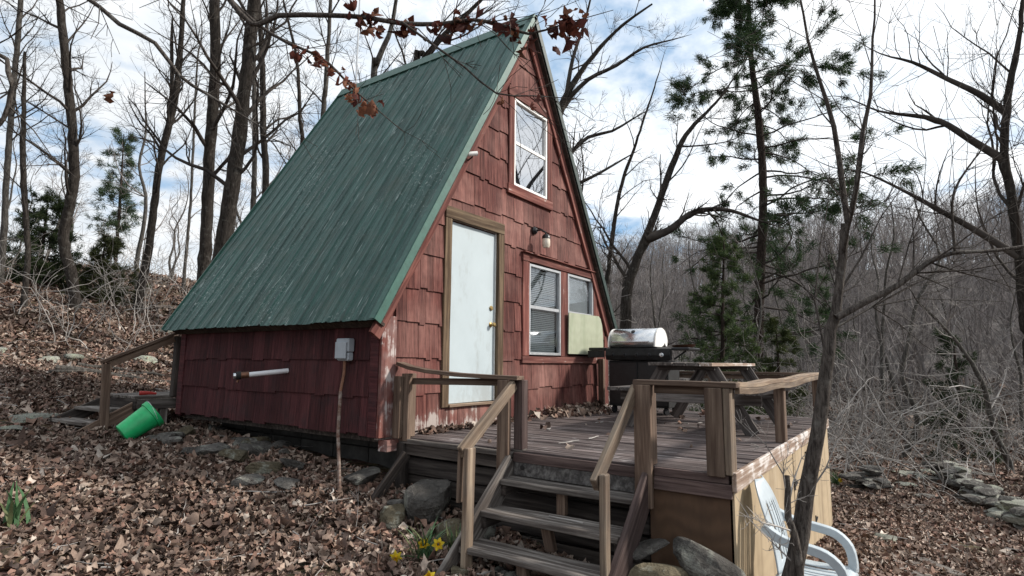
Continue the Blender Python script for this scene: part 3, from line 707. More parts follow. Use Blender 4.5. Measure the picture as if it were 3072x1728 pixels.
# edge on the stair side
board('rim', (XD-.028,-.10,-.028), (XD-.028,-1.40,-.036), .052, .042, 'grey', DECK)
board('rim', (XD-.012,-.10,-.105), (XD-.012,-1.40,-.112), .03, .10, 'darkwood', DECK)
board('rim', (XD-.020,-1.41,-.055), (XD-.020,-2.54,-.06), .03, .075, 'fascia', DECK)
board('rim', (XD-.022,-2.62,-.030), (XD-.022,-3.13,-.030), .036, .055, 'fascia', DECK)
board('rim', (XD-.034,-2.62,-.105), (XD-.034,-3.15,-.105), .036, .09, 'fascia', DECK)
# pale flaking fascia along the front
board('fascia', (XD-.05,YD-.028,-.045), (2.45,YD-.028,-.05), .03, .125, 'white_trim', DECK)
board('fascia', (2.455,YD-.028,-.05), (XR+.03,YD-.028,-.055), .03, .12, 'white_trim', DECK)
# plywood skirt
def sheet(x0, x1, zt, zb0, zb1, m, y=YD-.004):
    v = [(x0,y-.014,zb0),(x1,y-.014,zb1),(x1,y,zb1),(x0,y,zb0),(x0,y-.014,zt),(x1,y-.014,zt),(x1,y,zt),(x0,y,zt)]
    return link('skirt_panel', mesh('skirt_panel', v, BF), DECK, None, m)
s1 = sheet(XD-.02, 2.40, -.06, -1.25, -1.4, 'ply_tan'); s2 = sheet(2.408, 3.62, -.10, -1.35, -1.5, 'ply_tan', YD-.010); s3 = sheet(3.628, XR+.05, -.06, -1.4, -1.75, 'ply_tan')
for px, pz in ((2.404,-.42),(3.624,-.40),(3.624,-1.0),(2.404,-1.05)):
    h = box('hinge', px-.012, px+.012, YD-.034, YD-.0245, pz-.05, pz+.05, 'black_dull', s2, .002)
    v = [(px+.013,YD-.031,pz-.03),(px+.16,YD-.031,pz-.008),(px+.16,YD-.031,pz+.008),(px+.013,YD-.031,pz+.03),(px+.013,YD-.0255,pz-.03),(px+.16,YD-.0255,pz-.008),(px+.16,YD-.0255,pz+.008),(px+.013,YD-.0255,pz+.03)]
    link('hinge_strap', mesh('hinge_strap', v, BF), s2, None, 'black_dull')
tube('latch_handle', [(3.1,YD-.03,-.20),(3.12,YD-.06,-.215),(3.30,YD-.06,-.17),(3.32,YD-.03,-.165)], .011, 'black_dull', DECK, 6)
v = boxv(XD-.016,XD-.002,YD+.012,-2.58,-1.2,-.155); link('skirt_panel', mesh('skirt_panel', v, BF), DECK, None, 'ply_brown')
v = boxv(XR-.02,XR-.006,YD+.012,-.05,-1.7,-.06); link('skirt_panel', mesh('skirt_panel', v, BF), DECK, None, 'ply_tan')
# timber cribbing under the stair side
for i, (z, h) in enumerate(((-.26,.16),(-.425,.155),(-.59,.16),(-.755,.155),(-.92,.155))):
    board('crib_timber', (XD+.07+rd.uniform(-.012,.012),-.02,z), (XD+.07+rd.uniform(-.012,.012),-2.56,z+rd.uniform(-.012,.006)), .09, h-.008, 'darkwood', DECK, bev=.008, wob=.004)
board('support_post', (XD-.03,-.13,-.05), (XD-.06,-.16,-.80), .09, .09, 'darkwood', DECK, up=(0,1,0))

# posts and rails
def post(x, y, z0, z1, wx, wy, m='post', nm='rail_post', **kw): return board(nm, (x,y,z0), (x,y,z1), wx, wy, m, DECK, up=(0,1,0), **kw)
# by the cabin corner
post(.125,-.115,-.005,.575,.05,.085); post(.185,-.165,-.03,.60,.052,.10); post(.262,-.155,.002,.60,.09,.05)
sweep_rect('cap_rail', [(.19,-.06,.695),(.195,-.22,.655),(.20,-.45,.625),(.20,-.8,.602),(.20,-1.15,.592),(.20,-1.47,.588)], .11, .034, 'post', DECK)
board('under_rail', (.235,-.20,.528), (.235,-1.31,.545), .036, .060, 'post', DECK)
post(.155,-1.335,-.24,.57,.045,.115); post(.262,-1.435,.002,.57,.088,.085, 'fascia')
board('post_block', (.255,-1.39,-.02), (.255,-1.485,-.02), .07, .05, 'grey', DECK)
# right of the steps
post(.160,-2.555,-.285,.568,.042,.125); post(.258,-2.56,.002,.568,.085,.088)
board('cap_rail', (.20,-2.485,.5865), (.205,-3.205,.582), .105, .036, 'post', DECK)
board('under_rail', (.232,-2.62,.54), (.232,-3.03,.54), .034, .062, 'post', DECK)
# corner
post(.170,-3.055,-.015,.562,.045,.115); post(.222,-3.135,.0,.562,.13,.045, 'rail'); post(.262,-3.06,.002,.562,.085,.09)
# front railing with its wavy cap
wave = [(.262,.588),(.6,.572),(1.0,.566),(1.4,.578),(1.8,.580),(2.15,.568),(2.6,.572),(3.1,.588),(3.6,.600),(4.2,.606),(4.86,.604)]
sweep_rect('cap_rail', [(x_,-3.135,z_) for x_, z_ in wave], .115, .034, 'rail', DECK)
sweep_rect('under_rail', [(x_,-3.185,z_-.042) for x_, z_ in wave], .034, .046, 'rail', DECK)
post(2.12,-3.12,.002,.548,.095,.09); post(4.78,-3.10,.002,.565,.09,.09)
board('cap_rail', (4.80,-3.075,.60), (4.80,-.55,.585), .10, .036, 'post', DECK)
board('under_rail', (4.80,-3.05,.548), (4.80,-.56,.535), .034, .06, 'post', DECK)
post(4.80,-1.75,.002,.518,.09,.09); post(4.78,-.52,.002,.60,.09,.09)
post(4.55,-.10,.002,.78,.07,.09)

# ------------------------------------------------------------------ steps
STEPS = thing('deck_steps', (-.2,-1.97,-.85), 'three weathered open wooden steps with two slanting handrails', 'steps')
board('stringer', (.215,-1.385,-.115), (-.66,-1.395,-.84), .045, .215, 'grey', STEPS, bev=.006)
board('stringer', (.215,-2.565,-.115), (-.66,-2.585,-.86), .045, .215, 'fascia', STEPS, bev=.006)
for nx_, nz_ in ((0.0,-.205),(-.255,-.395),(-.50,-.590)):
    board('tread', (nx_+.065,-1.41,nz_-.021), (nx_+.065,-2.54,nz_-.019), .128, .042, 'grey', STEPS, up=(0,0,1), bev=.006, wob=.003)
    board('tread', (nx_+.200,-1.41,nz_-.024), (nx_+.200,-2.54,nz_-.022), .132, .042, 'grey', STEPS, up=(0,0,1), bev=.006, wob=.003)
    board('tread_cleat', (nx_+.02,-1.43,nz_-.085), (nx_+.24,-1.43,nz_-.085), .04, .08, 'darkwood', STEPS); board('tread_cleat', (nx_+.02,-2.52,nz_-.085), (nx_+.24,-2.52,nz_-.085), .04, .08, 'darkwood', STEPS)
def riser():
    y0, y1, n = -1.415, -2.535, 18; hole = (-1.52, -.105, .022); v = []; bm = bmesh.new()
    for yy, zz in ((y0,-.068),(y1,-.085),(y1,-.200),(y0,-.195)): bm.verts.new((.197+(zz+.08)*.12, yy, zz))
    bm.faces.new(bm.verts); me = bpy.data.meshes.new('riser'); bmesh.ops.solidify(bm, geom=bm.faces[:], thickness=.03); bm.to_mesh(me); bm.free(); return me
link('riser', riser(), STEPS, None, 'riser')
lathe('bolt_hole', [(0,.0),(.020,.0),(.022,-.004)], 'black', STEPS, axis_matrix((.157,-1.52,-.125), (-1,0,.0)), 12)
board('centre_block', (.09,-1.93,-.25), (.09,-1.93,-.415), .05, .075, 'post', STEPS, up=(0,1,0)); board('centre_block', (-.15,-1.94,-.44), (-.10,-1.95,-.62), .05, .08, 'post', STEPS, up=(0,1,0))
board('centre_block', (-.40,-1.9,-.635), (-.38,-1.9,-.88), .05, .08, 'post', STEPS, up=(0,1,0))
def hrail(p0, p1, y): return board('handrail', p0, p1, .042, .098, 'rail', STEPS, up=(0,0,1), bev=.006)
hrail((.20,-1.405,.535), (-.505,-1.425,.060), 0); hrail((.205,-2.485,.535), (-.50,-2.50,-.035), 0)
board('rail_post', (-.455,-1.468,.095), (-.475,-1.468,-.86), .095, .042, 'rail', STEPS, up=(0,1,0), bev=.006)
board('rail_post', (-.455,-2.545,.035), (-.47,-2.55,-.95), .075, .045, 'rail', STEPS, up=(0,1,0), bev=.008, wob=.003)
board('rail_post', (-.455,-1.385,.06), (-.46,-1.385,-.30), .05, .03, 'post', STEPS, up=(0,1,0))

# ------------------------------------------------------------------ boards leaning at the cabin corner
board('leaning_plank', (.10,-.28,-.13), (-.26,-.16,-.60), .10, .035, 'darkwood', None, up=(0,1,0), label='dark plank leaning under the cabin corner', cat='plank')

# board propped at the right window
def window_board():
    prof = [(3.53,.845),(4.66,.845),(4.675,.95),(4.66,1.15),(4.62,1.32),(4.56,1.42),(4.50,1.455),(3.53,1.445)]; n = len(prof)
    v = [(x_,-.075-.02*(z_-.85),z_) for x_, z_ in prof]+[(x_,-.060-.02*(z_-.85),z_) for x_, z_ in prof]
    f = [tuple(range(n)), tuple(range(2*n-1,n-1,-1))]+[(i,n+i,n+(i+1)%n,(i+1)%n) for i in range(n)]
    me = mesh('window_board', v, f); bm = bmesh.new(); bm.from_mesh(me); bmesh.ops.recalc_face_normals(bm, faces=bm.faces); bm.to_mesh(me); bm.free(); return me
link('window_board', window_board(), None, None, 'ply_green', label='greenish plywood board with a rounded corner covering the lower right window', cat='board')

# ------------------------------------------------------------------ picnic table
TB = thing('picnic_table', (3.2,-2.14,0), 'grey weathered picnic table with benches on the deck', 'picnic table')
for i in range(5):
    y = -1.865-i*.1385; board('top_plank', (2.18+rd.uniform(-.02,.02),y,.715), (4.15+rd.uniform(-.02,.02),y,.715), .132, .036, 'table_top' if i < 4 else 'white_trim', TB)  # last plank takes the pale fascia paint, standing for its sunlit edge
for s in (1, -1):
    for j in (0, 1):
        y = -2.14+s*(.60+.14*j); board('bench_plank', (2.15+rd.uniform(-.02,.02),y,.437), (4.18,y,.437), .132, .038, 'table', TB)
for xf in (2.42, 3.90):
    board('cross_beam', (xf,-1.38,.365), (xf,-2.90,.365), .040, .125, 'table', TB); board('top_cleat', (xf,-1.83,.672), (xf,-2.45,.672), .045, .045, 'table', TB)
    for s in (1, -1): board('leg', (xf+.043,-2.14+s*.25,.692), (xf+.043,-2.14+s*.66,.0), .14, .040, 'table', TB, up=(1,0,0))
board('brace', (2.46,-2.14,.40), (3.1,-2.14,.69), .04, .09, 'table', TB); board('brace', (3.86,-2.14,.40), (3.22,-2.14,.69), .04, .09, 'table', TB)

# ------------------------------------------------------------------ gas grill
GR = thing('gas_grill', (4.3,-.95,0), 'stainless hooded gas grill on a black wheeled cart beside the window', 'grill')
gx0, gx1 = 4.02, 4.56
cart = box('cart', gx0+.04, gx1-.03, -1.36, -.46, .10, .755, 'black_dull', GR, .008)
box('cart_door', gx0+.026, gx0+.0395, -.90, -.48, .13, .73, 'black', cart, .003); box('cart_door', gx0+.026, gx0+.0395, -1.34, -.92, .13, .73, 'black', cart, .003)
def panel():
    pr = [(gx0-.02,.765),(gx0-.05,.83),(gx0-.03,.925),(gx0+.04,.93),(gx0+.04,.762)]; n = len(pr)
    v = [(x_,-1.42,z_) for x_, z_ in pr]+[(x_,-.44,z_) for x_, z_ in pr]
    me = mesh('control_panel', v, [tuple(range(n)), tuple(range(2*n-1,n-1,-1))]+[(i,n+i,n+(i+1)%n,(i+1)%n) for i in range(n)])
    bm = bmesh.new(); bm.from_mesh(me); bmesh.ops.recalc_face_normals(bm, faces=bm.faces); bm.to_mesh(me); bm.free(); return bevel_mesh(me, .006)
cp = link('control_panel', panel(), GR, None, 'black_dull')
for i in range(5): lathe('knob', [(0,.035),(.018,.034),(.021,.0),(.030,-.002),(.031,-.008),(0,-.01)], 'black' if i < 4 else 'steel', cp, axis_matrix((gx0-.052,-.56-i*.185,.838), (-.92,0,.1)), 14)
box('firebox', gx0+.045, gx1, -1.21, -.47, .757, .955, 'black_dull', GR, .01)
sh = box('side_shelf', gx0-.05, gx1-.06, -.425, -.17, .90, .945, 'black', GR, .01); box('shelf_front', gx0-.055, gx0-.03, -.43, -.16, .80, .898, 'black_dull', sh, .004)
sh = box('side_shelf', gx0-.03, gx1-.06, -1.68, -1.43, .90, .94, 'black', GR, .01); board('shelf_bracket', (gx0+.1,-1.43,.78), (gx0+.1,-1.60,.895), .03, .02, 'black_dull', sh)
def hood():
    # curved lid profile in x-z, swept along y
    pr = []; cx, cz, rx, rz = gx0+.28, .955, .255, .275
    for i in range(15):
        a = math.pi-math.pi*.92*i/14; pr.append((cx+rx*math.cos(a), cz+rz*math.sin(a)**.75))
    n = len(pr); y0, y1 = -1.165, -.475
    v = [(x_,y0,z_) for x_, z_ in pr]+[(x_,y1,z_) for x_, z_ in pr]
    me = mesh('lid', v, [(i,i+1,n+i+1,n+i) for i in range(n-1)], True); return me, pr, y0, y1
hm, hp, hy0, hy1 = hood(); lid = link('lid', hm, GR, None, 'steel'); md = lid.modifiers.new('t', 'SOLIDIFY'); md.thickness = .004
def lid_cheek(y0, y1):
    pr = [p for p in hp]+[(gx0+.50,.965),(gx0+.45,.975),(gx0+.41,1.02),(gx0+.36,.985),(gx0+.28,.957)]; n = len(pr)
    pr = [((p[0]-gx0-.28)*1.015+gx0+.28, (p[1]-.955)*1.015+.955) for p in pr]
    v = [(x_,y0,z_) for x_, z_ in pr]+[(x_,y1,z_) for x_, z_ in pr]
    me = mesh('lid_cheek', v, [tuple(range(n)), tuple(range(2*n-1,n-1,-1))]+[(i,n+i,n+(i+1)%n,(i+1)%n) for i in range(n)]); bm = bmesh.new(); bm.from_mesh(me); bmesh.ops.recalc_face_normals(bm, faces=bm.faces); bm.to_mesh(me); bm.free(); return me
link('lid_cheek', lid_cheek(hy0-.022, hy0-.001), lid, None, 'vinyl'); link('lid_cheek', lid_cheek(hy1+.001, hy1+.022), lid, None, 'vinyl')
tube('lid_handle', [(gx0-.035,hy1-.06,1.02),(gx0-.035,hy0+.06,1.02)], .014, 'steel', lid, 10)
for yy in (hy1-.08, hy0+.08): tube('handle_stand', [(gx0+.035,yy,1.03),(gx0-.035,yy,1.02)], .012, 'steel', lid, 8)
lathe('thermometer', [(0,.012),(.03,.01),(.034,0)], 'black', lid, axis_matrix((gx0+.115,-.82,1.175), (-.6,0,.7)), 16)
for yy in (-.52, -1.30):
    for xx in (gx0+.09, gx1-.09):
        w_ = lathe('caster', [(0,-.016),(.046,-.016),(.052,-.008),(.052,.008),(.046,.016),(0,.016)], 'rubber', GR, axis_matrix((xx,yy,.053), (.4,1,0)), 18)
        tube('caster_fork', [(xx,yy+.0,.108),(xx+.02,yy,.075)], .012, 'steel', w_, 6)
# rusty pan resting behind the lid on the shelf
lathe('old_pan', [(0,.0),(.12,.0),(.17,.035),(.172,.035),(.122,-.004),(0,-.004)], 'copper', None, axis_matrix((4.24,-1.53,.9445), (0,.05,1)), 22, label='rusty shallow pan lying on the right shelf of the grill', cat='pan')
# ------------------------------------------------------------------ bare trees
PATHS = {
 'L1': [(1.32, 17.74, 3.95, 0.141), (1.13, 17.49, 6.29, 0.141), (0.96, 17.16, 8.85, 0.129), (0.81, 16.85, 11.19, 0.118)],
 'L2': [(1.1, 14.65, 3.37, 0.114), (0.78, 14.6, 5.64, 0.114), (0.65, 14.51, 6.87, 0.093), (0.47, 14.38, 8.62, 0.062)],
 'L3': [(2.52, 15.55, 2.09, 0.24), (2.4, 15.52, 2.97, 0.228), (2.13, 15.66, 4.1, 0.217), (2.12, 15.36, 5.46, 0.217), (2.02, 15.25, 6.59, 0.205), (1.65, 15.27, 8.86, 0.183), (1.31, 15.31, 10.89, 0.16)],
 'L4': [(4.67, 16.7, 2.81, 0.223), (4.66, 16.3, 4.64, 0.197), (4.57, 15.91, 6.99, 0.184), (4.62, 15.34, 9.21, 0.171), (4.52, 15.05, 11.17, 0.131), (4.42, 14.89, 12.47, 0.105)],
 'L4b': [(4.58, 15.84, 7.25, 0.118), (4.56, 15.46, 9.08, 0.105), (4.34, 15.3, 11.23, 0.085)],
 'L5': [(8.39, 21.7, 3.97, 0.121), (8.16, 21.21, 7.61, 0.095), (7.94, 20.94, 10.18, 0.086), (7.66, 20.58, 13.62, 0.061)],
 'L6': [(3.78, 10.92, 2.8, 0.239), (3.67, 10.75, 4.24, 0.218), (3.51, 10.57, 6.1, 0.208), (3.34, 10.3, 8.36, 0.197), (3.15, 10.21, 10.01, 0.187)],
 'L7': [(3.47, 9.49, 3.24, 0.281), (3.43, 9.24, 4.59, 0.262), (3.38, 8.93, 6.32, 0.232), (3.29, 8.63, 8.25, 0.213), (3.23, 8.46, 9.4, 0.203)],
 'L8': [(7.07, 14.42, 5.43, 0.138), (6.87, 14.22, 7.63, 0.118), (6.41, 13.96, 11.75, 0.097)],
 'L9': [(6.66, 13.07, 6.24, 0.158), (6.4, 13.0, 8.2, 0.145), (6.12, 12.88, 10.54, 0.125), (5.83, 12.86, 12.5, 0.105)],
 'L10': [(7.81, 12.86, 7.64, 0.104), (7.62, 12.83, 9.02, 0.097), (7.35, 12.78, 10.94, 0.076), (6.94, 12.99, 12.72, 0.055)],
 'L11': [(6.91, 10.59, 7.82, 0.106), (6.8, 10.38, 9.43, 0.1), (6.61, 10.1, 11.9, 0.075)],
 'L12': [(5.75, 6.94, 7.89, 0.125), (5.73, 6.87, 8.3, 0.114), (5.77, 6.71, 8.71, 0.104), (5.85, 6.46, 9.33, 0.083), (5.84, 6.27, 10.26, 0.062)],
 'L13': [(6.33, 6.08, 8.0, 0.135), (6.47, 5.74, 8.62, 0.114), (6.67, 5.32, 9.19, 0.104), (7.01, 4.68, 9.87, 0.073)],
 'R1': [(19.92, 0.82, -0.7, 0.304), (19.46, 0.43, 3.98, 0.259), (19.16, 0.12, 7.31, 0.228), (18.75, 0.09, 10.02, 0.198), (18.35, 0.17, 12.28, 0.152), (17.91, 0.09, 15.45, 0.107)],
 'R2': [(14.78, 3.9, 2.82, 0.277), (14.82, 3.53, 4.19, 0.235), (14.99, 2.99, 5.57, 0.194), (15.17, 2.29, 7.5, 0.166), (15.32, 1.82, 8.6, 0.125), (15.79, 0.9, 9.71, 0.069)],
 'R3': [(16.23, 5.44, 2.41, 0.152), (16.09, 5.09, 4.83, 0.122), (16.04, 4.63, 7.25, 0.107), (16.19, 4.01, 9.07, 0.076), (16.33, 3.39, 10.89, 0.046)],
 'R4': [(12.06, -6.16, 2.06, 0.183), (11.86, -6.13, 3.21, 0.158), (11.68, -6.09, 4.2, 0.149), (11.51, -6.02, 5.02, 0.141), (11.4, -6.15, 6.26, 0.125), (11.4, -6.39, 7.33, 0.091), (11.33, -6.59, 8.65, 0.058)],
 'R7': [(15.04, -5.95, -2.23, 0.126), (14.64, -5.69, -0.8, 0.116), (14.34, -5.52, 0.35, 0.097), (13.84, -5.03, 1.4, 0.068), (13.38, -4.52, 2.07, 0.044)],
 'R0': [(-0.1, -3.51, -0.58, 0.074), (-0.1, -3.55, -0.4, 0.072), (-0.1, -3.63, -0.02, 0.065), (-0.11, -3.71, 0.36, 0.058), (-0.12, -3.75, 0.63, 0.052), (-0.13, -3.79, 0.83, 0.049), (-0.12, -3.83, 0.99, 0.045), (-0.13, -3.85, 1.12, 0.037), (-0.14, -3.92, 1.52, 0.033)],
 'R0a': [(-0.14, -3.92, 1.52, 0.025), (-0.18, -3.91, 1.7, 0.025), (-0.25, -3.89, 2.06, 0.02), (-0.33, -3.84, 2.32, 0.015), (-0.39, -3.8, 2.55, 0.011), (-0.46, -3.77, 2.86, 0.009)],
 'R0b': [(-0.08, -3.92, 1.54, 0.025), (-0.08, -3.97, 1.74, 0.023), (-0.09, -4.02, 2.06, 0.019), (-0.09, -4.07, 2.26, 0.015), (-0.12, -4.1, 2.58, 0.01), (-0.15, -4.13, 2.87, 0.008)],
 'R0c': [(-0.23, -3.84, 0.98, 0.031), (-0.15, -3.98, 1.07, 0.028), (-0.06, -4.13, 1.16, 0.024), (0.02, -4.28, 1.29, 0.022), (0.09, -4.4, 1.34, 0.017), (0.19, -4.54, 1.35, 0.015), (0.31, -4.71, 1.38, 0.013), (0.39, -4.85, 1.42, 0.011)],
 'R0d': [(0.09, -4.4, 1.35, 0.011), (0.06, -4.4, 1.55, 0.01), (0.05, -4.42, 1.68, 0.01), (0.08, -4.48, 1.79, 0.008), (0.1, -4.52, 1.85, 0.007)],
 'stub': [(-0.15, -3.58, -0.38, 0.033), (-0.18, -3.56, -0.2, 0.031), (-0.21, -3.55, -0.05, 0.027), (-0.24, -3.55, 0.11, 0.022)],
 'B1': [(-2.16, 1.87, 4.04, 0.023), (-1.88, 1.54, 3.72, 0.022), (-1.68, 1.28, 3.55, 0.02), (-1.52, 1.12, 3.26, 0.018), (-1.36, 0.93, 3.1, 0.014), (-1.23, 0.77, 2.98, 0.011)],
 'B2': [(-1.19, 1.13, 4.27, 0.019), (-0.98, 0.89, 3.98, 0.019), (-0.79, 0.65, 3.79, 0.017), (-0.59, 0.4, 3.66, 0.015), (-0.47, 0.26, 3.51, 0.014), (-0.36, 0.14, 3.34, 0.01), (-0.26, 0.02, 3.21, 0.008)],
 'B3': [(-0.92, -0.24, 3.9, 0.028), (-0.79, -0.4, 3.76, 0.026), (-0.56, -0.7, 3.63, 0.024), (-0.36, -0.99, 3.63, 0.021), (-0.21, -1.22, 3.67, 0.017), (-0.04, -1.44, 3.62, 0.016), (0.08, -1.61, 3.56, 0.012), (0.25, -1.87, 3.64, 0.007)],
 'B4': [(-0.56, -0.7, 3.65, 0.014), (-0.36, -0.94, 3.43, 0.012), (-0.2, -1.13, 3.26, 0.01), (-0.02, -1.34, 3.04, 0.009), (0.16, -1.6, 3.02, 0.007)],
 'B5': [(-2.68, 1.76, 3.17, 0.019), (-2.57, 1.64, 2.99, 0.022), (-2.54, 1.62, 2.83, 0.022), (-2.55, 1.69, 2.61, 0.019), (-2.61, 1.8, 2.51, 0.019)],
 'B6': [(-1.49, 7.55, 4.41, 0.031), (-1.22, 7.21, 4.16, 0.037), (-1.0, 6.97, 3.8, 0.031), (-0.85, 6.85, 3.37, 0.028)],
}
_girth = {'L1':.56,'L2':.58,'L3':.60,'L4':.60,'L4b':.6,'L5':.62,'L6':.66,'L7':.68,'R1':.66,'R2':.66,'R4':.56,'R7':.56,'stub':.66}
for _k in PATHS:      # measured outlines run wide: bring the stems to their true girth
    if _k[:2] == 'R0': PATHS[_k] = [(*p[:3], p[3]*(.68-.04*min(1, max(0, (p[2]+.5)/2.2)))) for p in PATHS[_k]]
    else: PATHS[_k] = [(*p[:3], p[3]*_girth.get(_k, .9 if _k[0] == 'B' else .7)) for p in PATHS[_k]]
def unit(v): return v/(np.linalg.norm(v)+1e-12)
def catmull(pts, step):
    P = np.asarray(pts, float); out = [P[0]]
    for i in range(len(P)-1):
        p0, p1, p2, p3 = P[max(i-1,0)], P[i], P[i+1], P[min(i+2,len(P)-1)]
        n = max(2, int(np.linalg.norm((p2-p1)[:3])/step))
        for t in np.linspace(0, 1, n+1)[1:]:
            out.append(.5*((2*p1)+(-p0+p2)*t+(2*p0-5*p1+4*p2-p3)*t*t+(-p0+3*p1-3*p2+p3)*t**3))
    return np.array(out)
def grow(T, p, d, L, r, lvl, last, rg, wander=.16, trop=.05, dens=1.0, kids=(7,6,5,4), tips=None, rmin=.0022):
    seg = (.35,.22,.13,.09,.07)[min(lvl,4)]*max(1, L/3)**.5
    n = max(3, int(L/seg)); pts = [p.copy()]; d = unit(d)
    for i in range(n):
        d = unit(d+rg.normal(0, wander, 3)+np.array([0,0,trop])); p = p+d*(L/n); pts.append(p.copy())
    pts = np.array(pts); t = np.linspace(0, 1, n+1); rad = np.maximum(r*(1-.82*t), rmin)
    T.add(pts, rad, 6 if r > .05 else (5 if r > .02 else 3))
    if lvl >= last:
        if tips is not None: tips.append(pts[-1])
        return
    nk = max(2, int(kids[min(lvl,len(kids)-1)]*dens*rg.uniform(.8,1.2)))
    for q in range(nk):
        a = rg.uniform(.22, 1.0); i = min(int(a*n), n-1); b = pts[i]
        ax = unit(pts[i+1]-pts[i]); side = unit(np.cross(ax, rg.normal(0,1,3))); ang = rg.uniform(.5, 1.05)
        grow(T, b, ax*math.cos(ang)+side*math.sin(ang), L*rg.uniform(.32,.6)*(1.15-.45*a), max(rad[i]*rg.uniform(.38,.62), rmin), lvl+1, last, rg, wander*1.1, trop, dens, kids, tips, rmin)
def to_ground(path, g):
    """lengthen a trunk path down to the ground below its first point, with a root flare"""
    x, y, z, r = path[0]; gzv = gz(x, y)
    if z > gzv+.25:
        x2, y2, z2, _ = path[1]; k = min(.5, .25)
        path = [(x-(x2-x)*.25, y-(y2-y)*.25, gzv-.12, r*1.28), (x-(x2-x)*.1, y-(y2-y)*.1, gzv+.3, r*1.08)]+path
    else: path = [(x, y, min(z, gzv)-.12, r*1.3), (x, y, max(z, gzv)+.22, r*1.08)]+path[1:]
    return path
def crown_up(path, extra, rg):
    """carry a trunk on above its last measured point to a full tree height"""
    a, b = np.array(path[-2]), np.array(path[-1]); d = unit((b-a)[:3]); out = list(path); p = b[:3]; r = b[3]
    for i in range(1, 5): p = p+unit(d+rg.normal(0,.13,3)+np.array([0,0,.2]))*extra/4; out.append((*p, r*(1-.22*i)))
    return out
def trunk_mesh(path, k, rg, knob=.05):
    C = catmull(path, .22); n = len(C); C[1:, :2] += rg.normal(0, .006, (n-1, 2))
    V, F = tube_arrays(C[:, :3], C[:, 3], k)
    cen = np.repeat(C[:, :3], k, 0); V = cen+(V-cen)*(1+rg.normal(0, knob, (len(V), 1)))
    return C, fastmesh('trunk', V, F, True)
def make_tree(name, label, path, seed, barkm, twigm, first=.35, nlimb=14, limb=3.0, last=2, extra=4.0, dens=1.0, group=None, trop=.05, cat='tree', k=12, down=True, wander=.16, up_ang=(.5,1.0), extra_limbs=(), rmin=.0025, knob=.05):
    rg = np.random.default_rng(seed); P = to_ground(list(path), True) if down else list(path)
    if extra: P = crown_up(P, extra, rg)
    C, tm = trunk_mesh(P, k, rg, knob); root = thing(name, (P[0][0], P[0][1], gz(P[0][0], P[0][1])), label, cat, group)
    link('trunk', tm, root, None, barkm); T = Tubes(); n = len(C)
    for q in range(nlimb):
        a = first+(1-first)*(q+rg.uniform(0,1))/nlimb; i = min(int(a*(n-1)), n-2); ax = unit(C[i+1,:3]-C[i,:3]); side = unit(np.cross(ax, rg.normal(0,1,3))); ang = rg.uniform(*up_ang)
        grow(T, C[i,:3].copy(), ax*math.cos(ang)+side*math.sin(ang), limb*rg.uniform(.6,1.15)*(1.2-.6*a), C[i,3]*rg.uniform(.25,.45), 0, last, rg, wander, trop, dens, rmin=rmin)
    for lp in extra_limbs:
        e_ = np.array(lp[-1])[:3]+unit(np.array(lp[-1])[:3]-np.array(lp[-2])[:3])*.25*limb; lp = list(lp)+[(*e_, rmin)]
        CL = catmull(lp, .2); T.add(CL[:,:3], CL[:,3], 8); m_ = len(CL)
        for q in range(int(6+m_*.35)):
            i = rg.integers(int(m_*.25), m_-1); ax = unit(CL[i+1,:3]-CL[i,:3]); side = unit(np.cross(ax, rg.normal(0,1,3))); ang = rg.uniform(.5,1.0)
            grow(T, CL[i,:3].copy(), ax*math.cos(ang)+side*math.sin(ang), limb*.42*rg.uniform(.5,1.2), max(CL[i,3]*rg.uniform(.3,.5), rmin), 1, last, rg, wander, trop, dens, rmin=rmin)
    link('crown', T.mesh('crown'), root, None, twigm)
    return root
PT = PATHS
make_tree('oak_tree', 'crooked dark trunk standing left of the forked tree, widest on the left', PT['L3'], 31, 'bark', 'twig', 0.24, 22, 2.6, 2, 5, dens=1.15, knob=.07)
make_tree('oak_tree', 'leaning dark tree with a snapped second stem, right of the crooked trunk', PT['L4'], 32, 'bark', 'twig', 0.29, 21, 2.8, 2, 4, dens=1.15, extra_limbs=[[(*p[:3], p[3]) for p in PT['L4b']]])
make_tree('oak_tree', 'straight thick trunk rising just left of the roof edge', PT['L6'], 33, 'bark', 'twig', 0.34, 21, 3.2, 2, 5, dens=1.15)
make_tree('oak_tree', 'thickest trunk leaning right behind the roof edge', PT['L7'], 34, 'bark', 'twig', 0.34, 23, 3.6, 2, 5, dens=1.15)
make_tree('oak_tree', 'pale grey trunk at the far left edge', PT['L1'], 35, 'bark_grey', 'twig', 0.34, 19, 2.6, 2, 4, dens=1.15)
make_tree('dead_tree', 'dead broken-topped trunk beside the pale trunk at the far left', PT['L2'], 36, 'bark', 'twig', .35, 7, 1.6, 2, 0, dens=.7)
make_tree('young_tree', 'slim pale young tree between the leaning tree and the straight trunk', PT['L5'], 37, 'bark_grey', 'twig_pale', .25, 14, 2.2, 2, 3, dens=1.15, k=8)
make_tree('young_tree', 'slim grey trunk showing between the thickest trunk and the dark one behind the roof', PT['L8'], 38, 'bark_grey', 'twig_pale', .35, 10, 2.4, 2, 3, dens=1.15, k=8)
make_tree('oak_tree', 'dark straight trunk behind the roof, right of the thickest trunk', PT['L9'], 39, 'bark', 'twig', .4, 12, 2.8, 2, 3, dens=1.15, k=10)
make_tree('young_tree', 'slender dark tree standing above the middle of the roof edge', PT['L10'], 40, 'bark', 'twig', .35, 12, 2.8, 2, 2, dens=1.15, k=8)
make_tree('young_tree', 'grey slender trunk behind the upper roof edge', PT['L11'], 41, 'bark_grey', 'twig', .35, 12, 2.8, 2, 3, dens=1.15, k=8)
